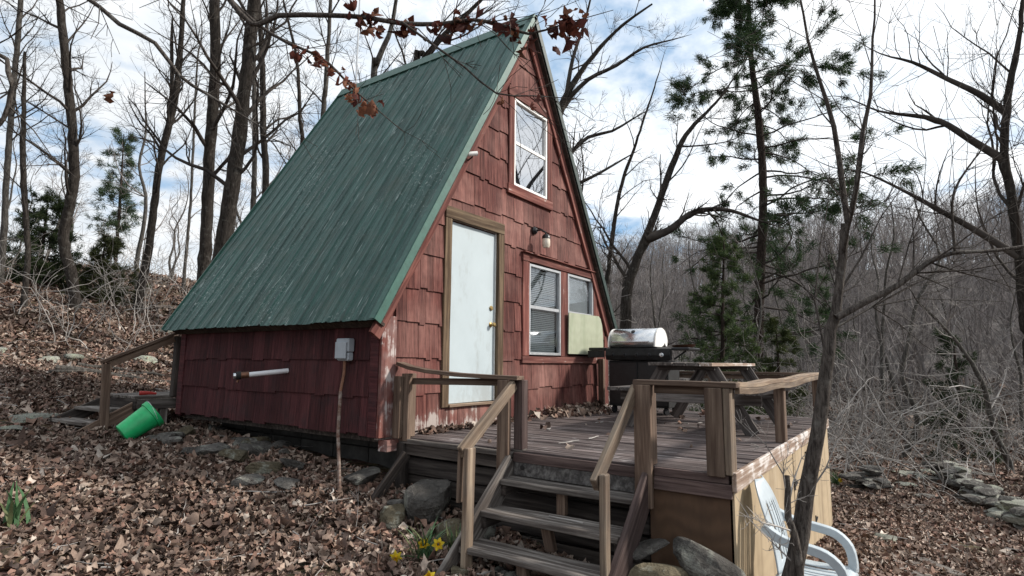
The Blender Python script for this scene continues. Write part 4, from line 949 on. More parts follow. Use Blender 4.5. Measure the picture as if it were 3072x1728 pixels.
make_tree('oak_tree', 'crooked grey trunk bending above the roof ridge', PT['L12'], 42, 'bark_grey', 'twig', .45, 13, 3.0, 2, 3, dens=1.155, k=10)
make_tree('oak_tree', 'thick limb-like trunk slanting right above the ridge', PT['L13'], 43, 'bark', 'twig', .45, 14, 3.2, 2, 3, dens=1.155, k=10)
make_tree('oak_tree', 'dark oak leaning right beyond the gable', PT['R2'], 44, 'bark', 'twig', .3, 15, 3.4, 2, 2, dens=1.155, extra_limbs=[[(14.9,3.2,5.0,.16),(15.3,2.5,5.3,.13),(15.6,1.7,5.9,.10),(15.9,.7,5.9,.07),(16.2,-.2,5.5,.04)]])
make_tree('young_tree', 'thin dark tree close to the gable edge, left of the leaning oak', PT['R3'], 45, 'bark', 'twig', .25, 13, 2.6, 2, 2, dens=1.15, k=8)
make_tree('oak_tree', 'spreading tree whose limbs fan out to the right behind the gable', [(6.6,2.4,-.9,.16),(6.75,2.3,3.0,.14),(6.9,2.2,5.0,.12),(6.92,2.16,5.9,.10),(6.97,1.93,6.62,.085),(7.09,1.64,7.16,.06),(7.3,1.19,7.79,.045),(7.55,.71,8.33,.032),(7.86,.16,8.78,.02)], 49, 'bark', 'twig', .45, 12, 1.9, 2, 0, dens=1.1, k=10, extra_limbs=[
    [(6.98,1.94,6.53,.06),(7.22,1.46,7.07,.05),(7.55,.92,7.39,.04),(7.86,.38,7.8,.028),(8.2,-.15,7.98,.016)], [(6.9,2.2,4.9,.06),(7.2,1.86,5.46,.05),(7.37,1.54,5.78,.042),(7.66,1.09,5.92,.032),(7.89,.7,6.19,.02)],
    [(6.85,2.25,4.2,.05),(7.29,1.91,4.66,.042),(7.56,1.45,4.93,.034),(7.88,.91,5.3,.02)], [(6.97,1.9,6.6,.055),(6.97,1.72,7.51,.042),(7.03,1.45,8.32,.03),(7.06,1.26,9.04,.018)]])
make_tree('oak_tree', 'tall dark forked tree at the right edge', PT['R4'], 46, 'bark', 'twig', .30, 14, 4.2, 2, 2, dens=1.1, extra_limbs=[
    [(11.53,-6.02,5.0,.09),(11.5,-5.55,5.5,.075),(11.5,-5.0,6.1,.06),(11.5,-4.5,6.35,.045),(11.5,-3.9,6.6,.025),(11.4,-3.2,7.1,.012),(11.3,-2.6,7.2,.004)],
    [(11.42,-6.1,6.0,.08),(11.4,-5.7,6.5,.065),(11.45,-5.2,7.0,.05),(11.5,-4.6,7.6,.035),(11.5,-4.0,8.0,.015),(11.4,-3.3,8.7,.005)],
    [(11.9,-6.13,3.0,.08),(11.8,-5.5,3.6,.07),(11.7,-4.8,4.2,.055),(11.6,-4.2,4.7,.034),(11.5,-3.5,5.2,.02),(11.4,-2.9,5.4,.012),(11.3,-2.2,5.9,.004)]])
make_tree('crooked_tree', 'crooked leaning tree over the stone wall at the right', PT['R7'], 47, 'bark_grey', 'twig_pale', .3, 16, 2.2, 2, 1.2, dens=1.0, k=8, up_ang=(.6,1.2), trop=.02)
# small forked tree in front of the deck
stub = PT['stub']
FT = make_tree('young_tree', 'small forked tree with a long limb to the right, standing in front of the deck', PT['R0'], 48, 'bark_young', 'bark_young', .62, 5, 1.9, 2, 0, dens=.95, k=14, rmin=.0016, knob=.035, extra_limbs=[
    [tuple(p) for p in PT['R0a']]+[(.02,-3.6,3.6,.009)], [tuple(p) for p in PT['R0b']]+[(.05,-4.1,3.7,.008)], [tuple(p) for p in PT['R0c']], [tuple(p) for p in PT['R0d']]])
rg0 = np.random.default_rng(77); C, tm = trunk_mesh([(PT['R0'][0][0],PT['R0'][0][1]+.02,gz(.05,-3.4)-.05,.05)]+[tuple(p) for p in stub], 10, rg0, .05); link('cut_stub', tm, FT, None, 'bark_young')
T = Tubes()
for bx_, by_, bz_, dx, dy, dz, L in ((stub[2][0],stub[2][1],stub[2][2],-.35,.1,.75,.55),(stub[1][0],stub[1][1],stub[1][2],-.8,.2,.2,.5),(stub[2][0],stub[2][1],stub[2][2],.5,-.2,.6,.5),(PT['R0'][2][0],PT['R0'][2][1],PT['R0'][2][2],.5,-.4,.5,.6),(PT['R0'][1][0],PT['R0'][1][1],PT['R0'][1][2],-.6,.1,.5,.6)):
    grow(T, np.array([bx_,by_,bz_]), np.array([dx,dy,dz]), L, .007, 1, 3, rg0, .22, .02, .9, rmin=.0013)
link('sprouts', T.mesh('sprouts'), FT, None, 'twig_pale')

# oak outside the frame at the left whose boughs reach over the yard
def bough(lst): return [tuple(p) for p in lst]
B3N = [(-1.28,.64,3.84,.023),(-1.16,.5,3.73,.023),(-1.07,.35,3.81,.023),(-.8,-.03,3.82,.022),(-.61,-.31,3.8,.021),(-.43,-.56,3.75,.021),(-.22,-.86,3.75,.019),(-.06,-1.1,3.79,.017),(.11,-1.33,3.74,.015),(.24,-1.5,3.67,.012),(.41,-1.78,3.76,.006)]
OT = [(-3.4,2.7,gz(-3.4,2.7)-.1,.26),(-3.4,2.7,.3,.21),(-3.38,2.68,2.5,.19),(-3.3,2.6,4.6,.16),(-3.35,2.7,7.5,.10),(-3.3,2.6,9.5,.05)]
B = PT
OAK = make_tree('oak_tree', 'oak at the left whose boughs with brown leaves hang over the roof', OT, 50, 'bark', 'bark_young', .65, 6, 1.8, 2, 0, dens=.6, down=False, rmin=.003, extra_limbs=[
    [(-3.35,2.62,3.9,.075),(-2.8,2.25,4.15,.05)]+bough(B['B1']),
    [(-3.3,2.6,4.6,.09),(-2.4,2.0,4.95,.07),(-1.7,1.5,4.75,.045)]+bough(B['B2']),
    [(-3.3,2.6,4.9,.10),(-2.4,1.9,5.2,.07),(-1.7,1.15,4.7,.04)]+B3N,
    bough(B['B4']), [(-3.38,2.66,3.2,.05)]+bough(B['B5']), ])

# background trees that repeat: a few shapes, many places
def template(seed, h, r, last=2, nl=13, lean=.05, dens=.8, limb=.28, low=.25):
    rg = np.random.default_rng(seed); path = [(0,0,-.2,r*1.2)]; p = np.zeros(3)
    for i in range(1, 8): p = p+np.array([rg.normal(0,lean), rg.normal(0,lean), 1/7.])*np.array([h*.35,h*.35,h]); path.append((*p, r*(1-.12*i)))
    C = catmull(path, h/22); V, F = tube_arrays(C[:,:3], C[:,3], 7); tm = fastmesh('trunk', V, F, True); T = Tubes(); n = len(C)
    for q in range(nl):
        a = low+(1-low)*(q+rg.uniform())/nl; i = min(int(a*(n-1)), n-2); ax = unit(C[i+1,:3]-C[i,:3]); side = unit(np.cross(ax, rg.normal(0,1,3))); ang = rg.uniform(.45,.95)
        grow(T, C[i,:3].copy(), ax*math.cos(ang)+side*math.sin(ang), h*limb*rg.uniform(.6,1.15)*(1.2-.6*a), C[i,3]*rg.uniform(.3,.5), 0, last, rg, .17, .06, dens, kids=(6,5,4), rmin=.006)
    return tm, T.mesh('crown'), T, (V, F)
TPL = [template(100+i, 9.5, .10, 2, 12, .05+.02*(i % 3)) for i in range(5)]
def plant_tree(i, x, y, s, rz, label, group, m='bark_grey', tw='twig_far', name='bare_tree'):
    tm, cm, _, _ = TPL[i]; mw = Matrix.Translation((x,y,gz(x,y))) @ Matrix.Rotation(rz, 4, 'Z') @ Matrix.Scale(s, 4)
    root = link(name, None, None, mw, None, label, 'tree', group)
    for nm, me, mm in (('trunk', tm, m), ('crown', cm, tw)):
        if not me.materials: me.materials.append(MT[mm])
        link(nm, me, root, mw)
rb = random.Random(21)
spots = []
# right of the cabin, beyond the deck
for k in range(30):
    for _ in range(40):
        a = R(rb.uniform(48, 99)); dd = rb.uniform(17, 42); x, y = -3.8+dd*math.sin(a), -4.2+dd*math.cos(a)
        if all(math.hypot(x-q[0], y-q[1]) > 2.6 for q in spots): spots.append((x, y)); break
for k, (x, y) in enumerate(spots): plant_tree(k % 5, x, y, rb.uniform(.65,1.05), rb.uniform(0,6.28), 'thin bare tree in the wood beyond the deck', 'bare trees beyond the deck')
spots2 = []
for k in range(28):
    for _ in range(40):
        a = R(rb.uniform(12, 44)); dd = rb.uniform(24, 50); x, y = -3.8+dd*math.sin(a), -4.2+dd*math.cos(a)
        if all(math.hypot(x-q[0], y-q[1]) > 2.4 for q in spots2): spots2.append((x, y)); break
for k, (x, y) in enumerate(spots2): plant_tree((k*2) % 5, x, y, rb.uniform(.5,.95), rb.uniform(0,6.28), 'thin bare tree on the rise behind the cabin', 'bare trees behind the cabin')

# far wood on the hillside: one mass of instanced bare trees
def far_wood():
    rg = np.random.default_rng(9); lite = []
    for i in range(5):
        t = template(300+i, 9.0, .075, 1, 26, .07, 1.0, .30, .08); V = np.concatenate([t[3][0]]+t[2].V); F = np.concatenate([t[3][1]]+[f+len(t[3][0]) for f in t[2].F])
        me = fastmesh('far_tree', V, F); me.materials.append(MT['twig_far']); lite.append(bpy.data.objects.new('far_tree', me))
    pts = []
    for q in range(1250):
        a = R(rg.uniform(34, 106)); dd = 30+88*rg.uniform()**.85; x, y = -3.8+dd*math.sin(a), -4.2+dd*math.cos(a); pts.append((x,y,gz(x,y)))
    me = bpy.data.meshes.new('hillside_wood'); me.from_pydata(pts, [], [])
    o = link('hillside_wood', me, None, None, 'twig_far', label='grey mass of bare trees on the far hillside', cat='woods', kind='stuff')
    ng = bpy.data.node_groups.new('wood_instances', 'GeometryNodeTree'); ng.interface.new_socket('Geometry', in_out='INPUT', socket_type='NodeSocketGeometry'); ng.interface.new_socket('Geometry', in_out='OUTPUT', socket_type='NodeSocketGeometry')
    N = ng.nodes.new; Lk = ng.links.new; gi = N('NodeGroupInput'); go = N('NodeGroupOutput'); jn = N('GeometryNodeJoinGeometry')
    for ob in lite:
        oi = N('GeometryNodeObjectInfo'); oi.inputs['Object'].default_value = ob; oi.inputs['As Instance'].default_value = True; Lk(oi.outputs['Geometry'], jn.inputs[0])
    ip = N('GeometryNodeInstanceOnPoints'); ip.inputs['Pick Instance'].default_value = True; Lk(gi.outputs[0], ip.inputs['Points']); Lk(jn.outputs[0], ip.inputs['Instance'])
    def rand(dt, lo, hi, seed):
        r_ = N('FunctionNodeRandomValue'); r_.data_type = dt; k = {'FLOAT':2,'INT':4,'FLOAT_VECTOR':0}[dt]; r_.inputs[k].default_value = lo; r_.inputs[k+1].default_value = hi; r_.inputs['Seed'].default_value = seed
        return next(s for s in r_.outputs if s.enabled)
    Lk(rand('INT', 0, 4, 1), ip.inputs['Instance Index']); Lk(rand('FLOAT_VECTOR', (-.06,-.06,0), (.06,.06,6.283), 2), ip.inputs['Rotation']); Lk(rand('FLOAT', .75, 1.2, 3), ip.inputs['Scale'])
    Lk(ip.outputs[0], go.inputs[0]); md = o.modifiers.new('instances', 'NODES'); md.node_group = ng
far_wood()
# brush: tangled thin stems
def brush(n, amin, amax, dmin, dmax, hmin, hmax, seed, last=2):
    rg = np.random.default_rng(seed); T = Tubes()
    for q in range(n):
        a = R(rg.uniform(amin, amax)); dd = rg.uniform(dmin, dmax); x, y = -3.8+dd*math.sin(a), -4.2+dd*math.cos(a)
        if -1.2 < x < 6.6 and -4.6 < y < 5.2: continue
        h = rg.uniform(hmin, hmax); d = np.array([rg.normal(0,.4), rg.normal(0,.4), 1.])
        grow(T, np.array([x,y,gz(x,y)-.05]), d, h, .006+h*.0035, 1, last, rg, .24, -.01, .9, rmin=.0022+.00012*dd)
    return T.mesh('brush')
link('brush', brush(620, 60, 99, 13.5, 38, 1.2, 4.6, 61), None, None, 'twig_pale', label='tangle of pale leafless brush along the edge of the wood', cat='brush', kind='stuff')
link('brush', brush(240, 11, 40, 16, 36, .8, 3.4, 62), None, None, 'twig_pale', label='sparse dry saplings and weeds on the leafy rise behind the cabin', cat='brush', kind='stuff')
# ------------------------------------------------------------------ evergreens
def blades(centres, axes, rg, per, length, width, spread, c1, c2):
    """sprays of narrow blades round each centre; returns V, F(3), col"""
    n = len(centres)*per; C = np.repeat(centres, per, 0); A = np.repeat(axes, per, 0)
    D = A+rg.normal(0, spread, (n,3)); D /= np.linalg.norm(D, axis=1)[:,None]; S = np.cross(D, rg.normal(0,1,(n,3))); S /= np.linalg.norm(S, axis=1)[:,None]+1e-9
    L = length*rg.uniform(.6,1.2,(n,1)); w = width*rg.uniform(.7,1.3,(n,1)); o = C+rg.normal(0, length*.25, (n,3))
    V = np.stack([o-S*w, o+S*w, o+D*L], 1).reshape(-1,3); F = np.arange(3*n).reshape(-1,3)
    t = rg.uniform(0,1,(len(centres),1)); col = np.repeat(np.array(c1)*(1-t)+np.array(c2)*t, per, 0)*rg.uniform(.75,1.25,(n,1)); return V, F, np.repeat(col, 3, 0)
def conifer(name, label, path, seed, nl, limb, clump, per, nlen, nwid, c1, c2, first, shape, droop=-.04, dens=1.0, dead_below=0, twigm='twig', cat='tree', group=None, spread=.7, extra=0, k=10):
    rg = np.random.default_rng(seed); P = to_ground(list(path), True)
    if extra: P = crown_up(P, extra, rg)
    C, tm = trunk_mesh(P, k, rg, .04); root = thing(name, (P[0][0],P[0][1],gz(P[0][0],P[0][1])), label, cat, group); link('trunk', tm, root, None, 'bark_pine')
    T = Tubes(); n = len(C); cen = []; axs = []
    for q in range(nl):
        a = first+(1-first)*(q+rg.uniform())/nl; i = min(int(a*(n-1)), n-2); th = rg.uniform(0, 6.28)
        L = limb*shape(a)*rg.uniform(.65,1.2); d = np.array([math.cos(th), math.sin(th), .28 if a > .75 else .05]); p = C[i,:3].copy(); pts = [p]; m_ = max(4, int(L/.25))
        for j in range(m_): d = unit(d+rg.normal(0,.13,3)+np.array([0,0,droop])); p = p+d*L/m_; pts.append(p)
        pts = np.array(pts); T.add(pts, np.maximum(C[i,3]*.28*(1-.85*np.linspace(0,1,m_+1)), .006), 4)
        sub = int(4*dens*(1+L))
        for s in range(sub):
            b = rg.uniform(.3,1); j = min(int(b*m_), m_-1); sd = unit(unit(pts[j+1]-pts[j])+rg.normal(0,.7,3)+np.array([0,0,.12])); l2 = L*.28*rg.uniform(.5,1.3)
            sp = [pts[j]+sd*l2*t_+np.array([0,0,-.03*l2*t_*t_]) for t_ in np.linspace(0,1,4)]; T.add(sp, [.009,.007,.005,.004], 3)
            if a < dead_below and rg.uniform() < .72: continue
            for z in range(clump): u_ = rg.uniform(.45,1.05); cen.append(pts[j]+sd*l2*u_); axs.append(sd)
    link('crown', T.mesh('crown'), root, None, twigm)
    V, F, col = blades(np.array(cen), np.array(axs), rg, per, nlen, nwid, spread, c1, c2)
    link('needles', fastmesh('needles', V, F, False, col), root, None, 'foliage')
    return root
G1, G2 = (.016,.036,.016), (.055,.090,.034)
conifer('pine_tree', 'tall dark-needled pine standing behind the deck', PT['R1'], 70, 84, 3.7, 5, 24, .25, .012, G1, G2, .20, lambda a: (.75+.55*math.sin(min(1,(a-.1)*1.2)*3.1))*(1.15-.55*a), -.01, 1.1, .70, extra=3)
conifer('cedar_tree', 'bushy green cedar behind the picnic table', [(11.75,0.0,gz(11.75,0)+.02,.075),(11.65,-.1,.6,.06),(11.55,-.2,2.4,.04),(11.5,-.3,4.0,.015)], 71, 85, 1.35, 3, 12, .12, .008, (.022,.042,.016), (.085,.12,.040), .16, lambda a: 1.15-.85*a, .05, 1.5, 0, spread=.8)
conifer('cedar_tree', 'smaller olive-green cedar close to the right of the bushy one', [(13.0,-1.2,gz(13,-1.2)+.02,.05),(13.0,-1.2,.2,.04),(13.0,-1.2,1.9,.012)], 72, 55, 1.0, 3, 14, .12, .008, (.022,.034,.012), (.075,.090,.030), .1, lambda a: 1.1-.75*a, .05, 1.4, 0, spread=.8)
conifer('pine_tree', 'small feathery pine between the crooked and leaning trees at the left', [(8.6,29.5,gz(8.6,29.5)+.02,.10),(8.5,29.4,8.5,.07),(8.3,29.2,12.4,.02)], 73, 50, 1.7, 3, 12, .26, .013, (.030,.055,.030), (.075,.105,.050), .3, lambda a: 1.1-.8*a, .0, .8, 0)
conifer('cedar_tree', 'low green cedar at the far left edge', [(2.6,19.0,gz(2.6,19)+.02,.06),(2.6,19.0,gz(2.6,19)+1.2,.05),(2.6,19.0,gz(2.6,19)+2.9,.015)], 74, 70, 1.25, 3, 13, .15, .010, (.018,.034,.014), (.060,.080,.030), .08, lambda a: 1.15-.75*a, .04, 1.2, 0, spread=.8)
conifer('cedar_tree', 'low olive cedar beside the crooked dark trunk', [(3.9,17.8,gz(3.9,17.8)+.02,.05),(3.9,17.8,gz(3.9,17.8)+1.0,.04),(3.9,17.8,gz(3.9,17.8)+2.0,.012)], 75, 55, 1.2, 3, 13, .14, .010, (.030,.042,.015), (.085,.090,.035), .06, lambda a: 1.15-.7*a, .03, 1.2, 0, spread=.8)
conifer('cedar_tree', 'dim cedar deep in the brush above the stone wall', [(17.5,-5.2,gz(17.5,-5.2)+.02,.06),(17.5,-5.2,0.,.05),(17.5,-5.2,1.6,.015)], 76, 40, 1.2, 3, 12, .14, .010, (.014,.026,.012), (.040,.058,.024), .1, lambda a: 1.1-.7*a, .03, 1.1, 0, spread=.8)

# ------------------------------------------------------------------ leaves
def leaf_arrays(n, rg, ns, length, pos, tilt=.55, c=None, normal_down=False, curl=1.0):
    """n curled lobed leaves; ns stations along the midrib"""
    u = np.linspace(0, 1, ns); wid = {7:[.05,.42,.26,.60,.34,.50,.02], 5:[.06,.50,.34,.58,.03], 3:[.12,.62,.05]}[ns]
    L = length*np.exp(rg.normal(-.08,.33,(n,1,1))); W = L*rg.uniform(.55,.8,(n,1,1)); cu = rg.normal(0,.9,(n,1,1))*curl; fo = rg.normal(.35,.45,(n,1,1))*curl; tw = rg.normal(0,.7,(n,1,1))*curl
    x = L*(u[None,:,None]-.5)*np.ones((1,1,3)); v = np.array([-1,0,1.])[None,None,:]; y = v*np.array(wid)[None,:,None]*W
    y = y*rg.uniform(.75,1.25,(n,ns,1)); z = cu*L*((u[None,:,None]-.5)**2*2-.2)+fo*np.abs(y)+tw*y*(u[None,:,None]-.5)
    P = np.stack([x, y, z+0*x], -1).reshape(n, -1, 3)
    az = rg.uniform(0,6.283,n); t1 = rg.normal(0,tilt,n); t2 = rg.normal(0,tilt,n)
    def rot(ax, a):
        c_, s_ = np.cos(a), np.sin(a); M = np.zeros((n,3,3)); i, j, k = {'x':(0,1,2),'y':(1,2,0),'z':(2,0,1)}[ax]
        M[:,i,i] = 1; M[:,j,j] = c_; M[:,k,k] = c_; M[:,j,k] = -s_; M[:,k,j] = s_; return M
    Mx = rot('z', az) @ rot('y', t1) @ rot('x', t2)
    P = np.einsum('nij,nkj->nki', Mx, P)+pos[:,None,:]
    nv = ns*3; q = []
    for i in range(ns-1):
        for j in range(2): q.append((i*3+j, i*3+j+1, (i+1)*3+j+1, (i+1)*3+j))
    F = (np.array(q)[None]+(np.arange(n)*nv)[:,None,None]).reshape(-1,4)
    col = np.repeat(c, nv, 0)
    return P.reshape(-1,3), F, col
PAL = np.array([(.20,.130,.092),(.26,.180,.132),(.135,.080,.056),(.085,.050,.037),(.31,.23,.175),(.18,.095,.066),(.115,.074,.055),(.38,.31,.25),(.215,.118,.078)])
PAL = PAL*.78+PAL.mean(1, keepdims=True)*.22
def leaf_colors(n, rg, bright=1.15): return PAL[rg.choice(len(PAL), n, p=[.17,.14,.15,.13,.09,.10,.12,.04,.06])]*rg.uniform(.8,1.2,(n,1))*bright
def scatter(rg, n, dmin, dmax, amin=9, amax=101):
    a = np.radians(rg.uniform(amin, amax, n)); d = np.sqrt(rg.uniform(dmin**2, dmax**2, n)); x, y = -3.83+d*np.sin(a), -4.17+d*np.cos(a)
    # keep bare what lies under the cabin and the deck; thin strip under the eave stays leafy
    inside = ((x > .25) & (x < 4.8) & (y > .1) & (y < 3.75)) | ((x > .3) & (x < 5.1) & (y > -3.1) & (y < .2)) | ((x > -1.5) & (x < .3) & (y > 3.9) & (y < 6) & (rg.uniform(0,1,n) < .5))
    k = ~(inside | ((d > 9) & (a > math.radians(31)) & (a < math.radians(60)))); return x[k], y[k]      # nothing is seen behind the cabin
def litter():
    rg = np.random.default_rng(12); V = []; F = []; Cc = []; n0 = 0
    for dmin, dmax, num, ns, ln, hgt in ((1.2,4.4,14000,7,.056,.035),(4.4,6.4,27000,5,.058,.04),(6.4,9,38000,3,.062,.04),(9,14,70000,3,.062,.035),(14,22,56000,3,.095,.04),(22,42,34000,3,.17,.05)):
        x, y = scatter(rg, num, dmin, dmax); bare = np.sin(x*2.1+1.3*np.sin(y*1.7))*np.sin(y*1.9+1.1*np.sin(x*1.3)); kp = rg.uniform(0,1,len(x)) < np.clip(1.15-.75*np.maximum(0, bare-.25)/.75, .35, 1); x, y = x[kp], y[kp]; n = len(x)
        z = ground(x, y)+rg.uniform(.0, hgt, n)+.01; 
        patch = .80+.45*(np.sin(x*1.3+y*.7)*np.sin(y*1.1-x*.5)+1)/2
        v, f, c = leaf_arrays(n, rg, ns, ln, np.stack([x,y,z],1), np.where(rg.uniform(0,1,n) < .6, .28, .8), leaf_colors(n, rg)*patch[:,None])
        V.append(v); F.append(f+n0); Cc.append(c); n0 += len(v)
    return fastmesh('leaf_litter', np.concatenate(V), np.concatenate(F), False, np.concatenate(Cc))
link('leaf_litter', litter(), None, None, 'litter', label='brown fallen oak leaves covering the yard', cat='leaves', kind='stuff')
def deck_leaves():
    rg = np.random.default_rng(5); x = []; y = []; z = []
    n = 520; px = rg.normal(3.55,.42,n); py = -.10-np.abs(rg.normal(0,.14,n)); pz = .01+np.maximum(0, .11-np.abs(py+.1)*.45)*rg.uniform(0,1,n)
    n2 = 150; qx = rg.uniform(.4,2.4,n2); qy = -.07-np.abs(rg.normal(0,.08,n2)); qz = .012+rg.uniform(0,.02,n2)
    n3 = 50; sx = rg.uniform(.4,4.9,n3); sy = rg.uniform(-3.0,-.3,n3); sz = np.full(n3,.012)
    P = np.stack([np.r_[px,qx,sx],np.r_[py,qy,sy],np.r_[pz,qz,sz]],1); n = len(P)
    v, f, c = leaf_arrays(n, rg, 5, .075, P, .5, leaf_colors(n, rg, 1.05)); return fastmesh('leaf_drift', v, f, False, c)
link('leaf_drift', deck_leaves(), None, None, 'litter', label='dry leaves drifted against the wall and scattered on the deck', cat='leaves', kind='stuff')
def yard_twigs():
    rg = np.random.default_rng(15); T = Tubes()
    for i in range(420):
        d = 2.6+13*rg.uniform()**.8; a = R(rg.uniform(10,100)); x0, y0 = -3.83+d*math.sin(a), -4.17+d*math.cos(a)
        if (x0 > .1 and x0 < 5.2 and -3.2 < y0 < 3.9): continue
        L = rg.uniform(.08,.5); th = rg.uniform(0,6.28); t = np.linspace(0,1,5); X_ = x0+L*t*math.cos(th)+rg.normal(0,.012,5); Y_ = y0+L*t*math.sin(th)+rg.normal(0,.012,5)
        T.add(np.stack([X_, Y_, ground(X_,Y_)+.045+rg.uniform(0,.02)],1), np.linspace(1,.4,5)*rg.uniform(.003,.008), 4)
    return T.mesh('fallen_twigs')
link('fallen_twigs', yard_twigs(), None, None, 'twig_pale', label='small dry twigs strewn over the leaves of the yard', cat='twigs', kind='stuff')
# brown leaves still hanging on the boughs
def hanging(points, seed, per, spread, ln, cmul=1.0):
    rg = np.random.default_rng(seed); P = np.repeat(np.array(points), per, 0); n = len(P); P = P+rg.normal(0, spread, (n,3))-np.array([0,0,.04])
    v, f, c = leaf_arrays(n, rg, 7, ln, P, 1.2, np.array([(.085,.026,.018),(.13,.055,.032),(.06,.020,.016)])[rg.integers(0,3,n)]*rg.uniform(.8,1.25,(n,1))*cmul, curl=1.3)
    return fastmesh('dead_leaves', v, f, False, c)
b3 = catmull(B3N, .05)[:, :3]; b2 = catmull(PT['B2'], .05)[:, :3]; b4 = catmull(PT['B4'], .05)[:, :3]; b1 = catmull(PT['B1'], .05)[:, :3]
rgh = np.random.default_rng(4)
hp_ = [b3[i] for i in np.linspace(len(b3)*.36, len(b3)-1, 14).astype(int)]+[b3[-1]+rgh.normal(0,.06,3) for _ in range(4)]
hp2 = [b2[i] for i in np.linspace(len(b2)*.55, len(b2)-1, 6).astype(int)]
link('dead_leaves', hanging(hp_, 41, 5, .055, .105), OAK, None, 'deadleaf')
link('dead_leaves', hanging(hp2, 42, 7, .06, .085, 1.7), OAK, None, 'deadleaf')
link('dead_leaves', hanging([b4[-1]+np.array([0,0,-.04]), b4[-6], (-1.95,1.35,3.0)], 43, 2, .03, .09, 1.1), OAK, None, 'deadleaf')

# ------------------------------------------------------------------ stones
def rock_mesh(seed, sx, sy, sz, rough=.12, sub=3):
    bm = bmesh.new(); bmesh.ops.create_icosphere(bm, subdivisions=sub, radius=1); rg = random.Random(seed)
    planes = [(Vector((rg.gauss(0,1), rg.gauss(0,1), rg.gauss(0,.6))).normalized(), rg.uniform(.45,.82)) for _ in range(12)]
    for v in bm.verts:
        p = v.co.copy()
        for nrm, d in planes:
            q = p.dot(nrm)
            if q > d: p -= nrm*(q-d)*.97
        p *= 1+rough*mnoise.noise(p*1.7+Vector((seed*3.1,seed*1.7,0)))+rough*.4*mnoise.noise(p*5+Vector((seed,0,seed)))
        if p.z > .55: p.z = .55+(p.z-.55)*.35
        v.co = (p.x*sx*1.2, p.y*sy*1.2, p.z*sz*1.2)
    me = bpy.data.meshes.new('stone'); bm.to_mesh(me); bm.free(); return me
def stone(seed, x, y, z, sx, sy, sz, rx=0, ry=0, rz=0, m='rock', parent=None, sub=3, **kw):
    from mathutils import Euler
    return link('stone', rock_mesh(seed, sx, sy, sz, sub=sub), parent, Matrix.Translation((x,y,z)) @ Euler((rx,ry,rz)).to_matrix().to_4x4(), m, **kw)
def sg(x, y, up=0.): return gz(x, y)+up
stone(1, .0, -.66, -.46, .22, .27, .18, .1, -.25, .2, 'rock', sub=3, label='large blue-grey boulder beside the steps, below the deck', cat='stone')
stone(2, -.12, -.40, -.57, .17, .14, .11, 0, .2, .5, 'rock', sub=3, label='grey stone between the leaning plank and the large boulder', cat='stone')
stone(3, -.30, -.55, -.58, .15, .14, .12, .2, -.2, .9, 'rock_tan', sub=3, label='brown-sided stone in front of the large boulder', cat='stone')
stone(4, -.22, -1.12, -.64, .12, .17, .13, -.2, -.3, .1, 'rock_tan', sub=3, label='mossy tan stone behind the daffodils', cat='stone')
stone(5, .05, -1.22, -.62, .12, .10, .10, 0, 0, .3, 'rock', sub=2, label='dark stone tucked behind the left stair post', cat='stone')
stone(6, -.27, -2.84, -.70, .20, .23, .24, .05, .1, .3, 'rock_tan', sub=3, label='tan boulder right of the steps, under two slabs', cat='stone')
stone(7, -.08, -3.05, -.50, .115, .29, .10, .42, .25, .25, 'rock', sub=3, label='long slate-grey slab leaning at the plywood corner', cat='stone')
stone(8, -.06, -2.63, -.50, .11, .17, .045, -.35, -.25, .2, 'rock', sub=3, label='thin flat slab wedged against the stair stringer', cat='stone')
# rubble under the side wall
rq = random.Random(33)
ORD = 'first second third fourth fifth sixth seventh eighth ninth tenth eleventh twelfth thirteenth fourteenth fifteenth sixteenth seventeenth eighteenth nineteenth twentieth twenty-first twenty-second'.split()
for i, yy in enumerate(sorted(rq.uniform(.0, 3.35) for _ in range(22))):
    xx = rq.uniform(-.62, .22)-.1*(yy < 1.2); xx = xx+.35 if abs(yy-.12) < .25 and xx < -.1 else xx; s = rq.uniform(.10,.21); mk_ = rq.choice(('rock','rock','rock_tan'))
    stone(40+i, xx, yy, sg(xx,yy,.03+s*.2), s, s*rq.uniform(.6,1), s*rq.uniform(.25,.55), rq.uniform(-.2,.2), rq.uniform(-.3,.2), rq.uniform(0,6), mk_, label=f"{'small' if s < .15 else 'large'} {'tan' if mk_ == 'rock_tan' else 'grey'} rubble stone under the side wall, {ORD[i]} from the front corner", cat='stone', group='rubble stones under the side wall')
for i in range(26):
    xx = rq.uniform(.25,.9) if i < 14 else rq.uniform(-.5,.15); yy = rq.uniform(-2.45,-1.45); s = rq.uniform(.07,.14)
    stone(90+i, xx-.1, yy, sg(xx,yy,.03), s, s*.8, s*.6, 0, 0, rq.uniform(0,6), rq.choice(('rock','rock_tan')), label='rubble stone in the dark under the steps', cat='stone', group='rubble stones under the steps')
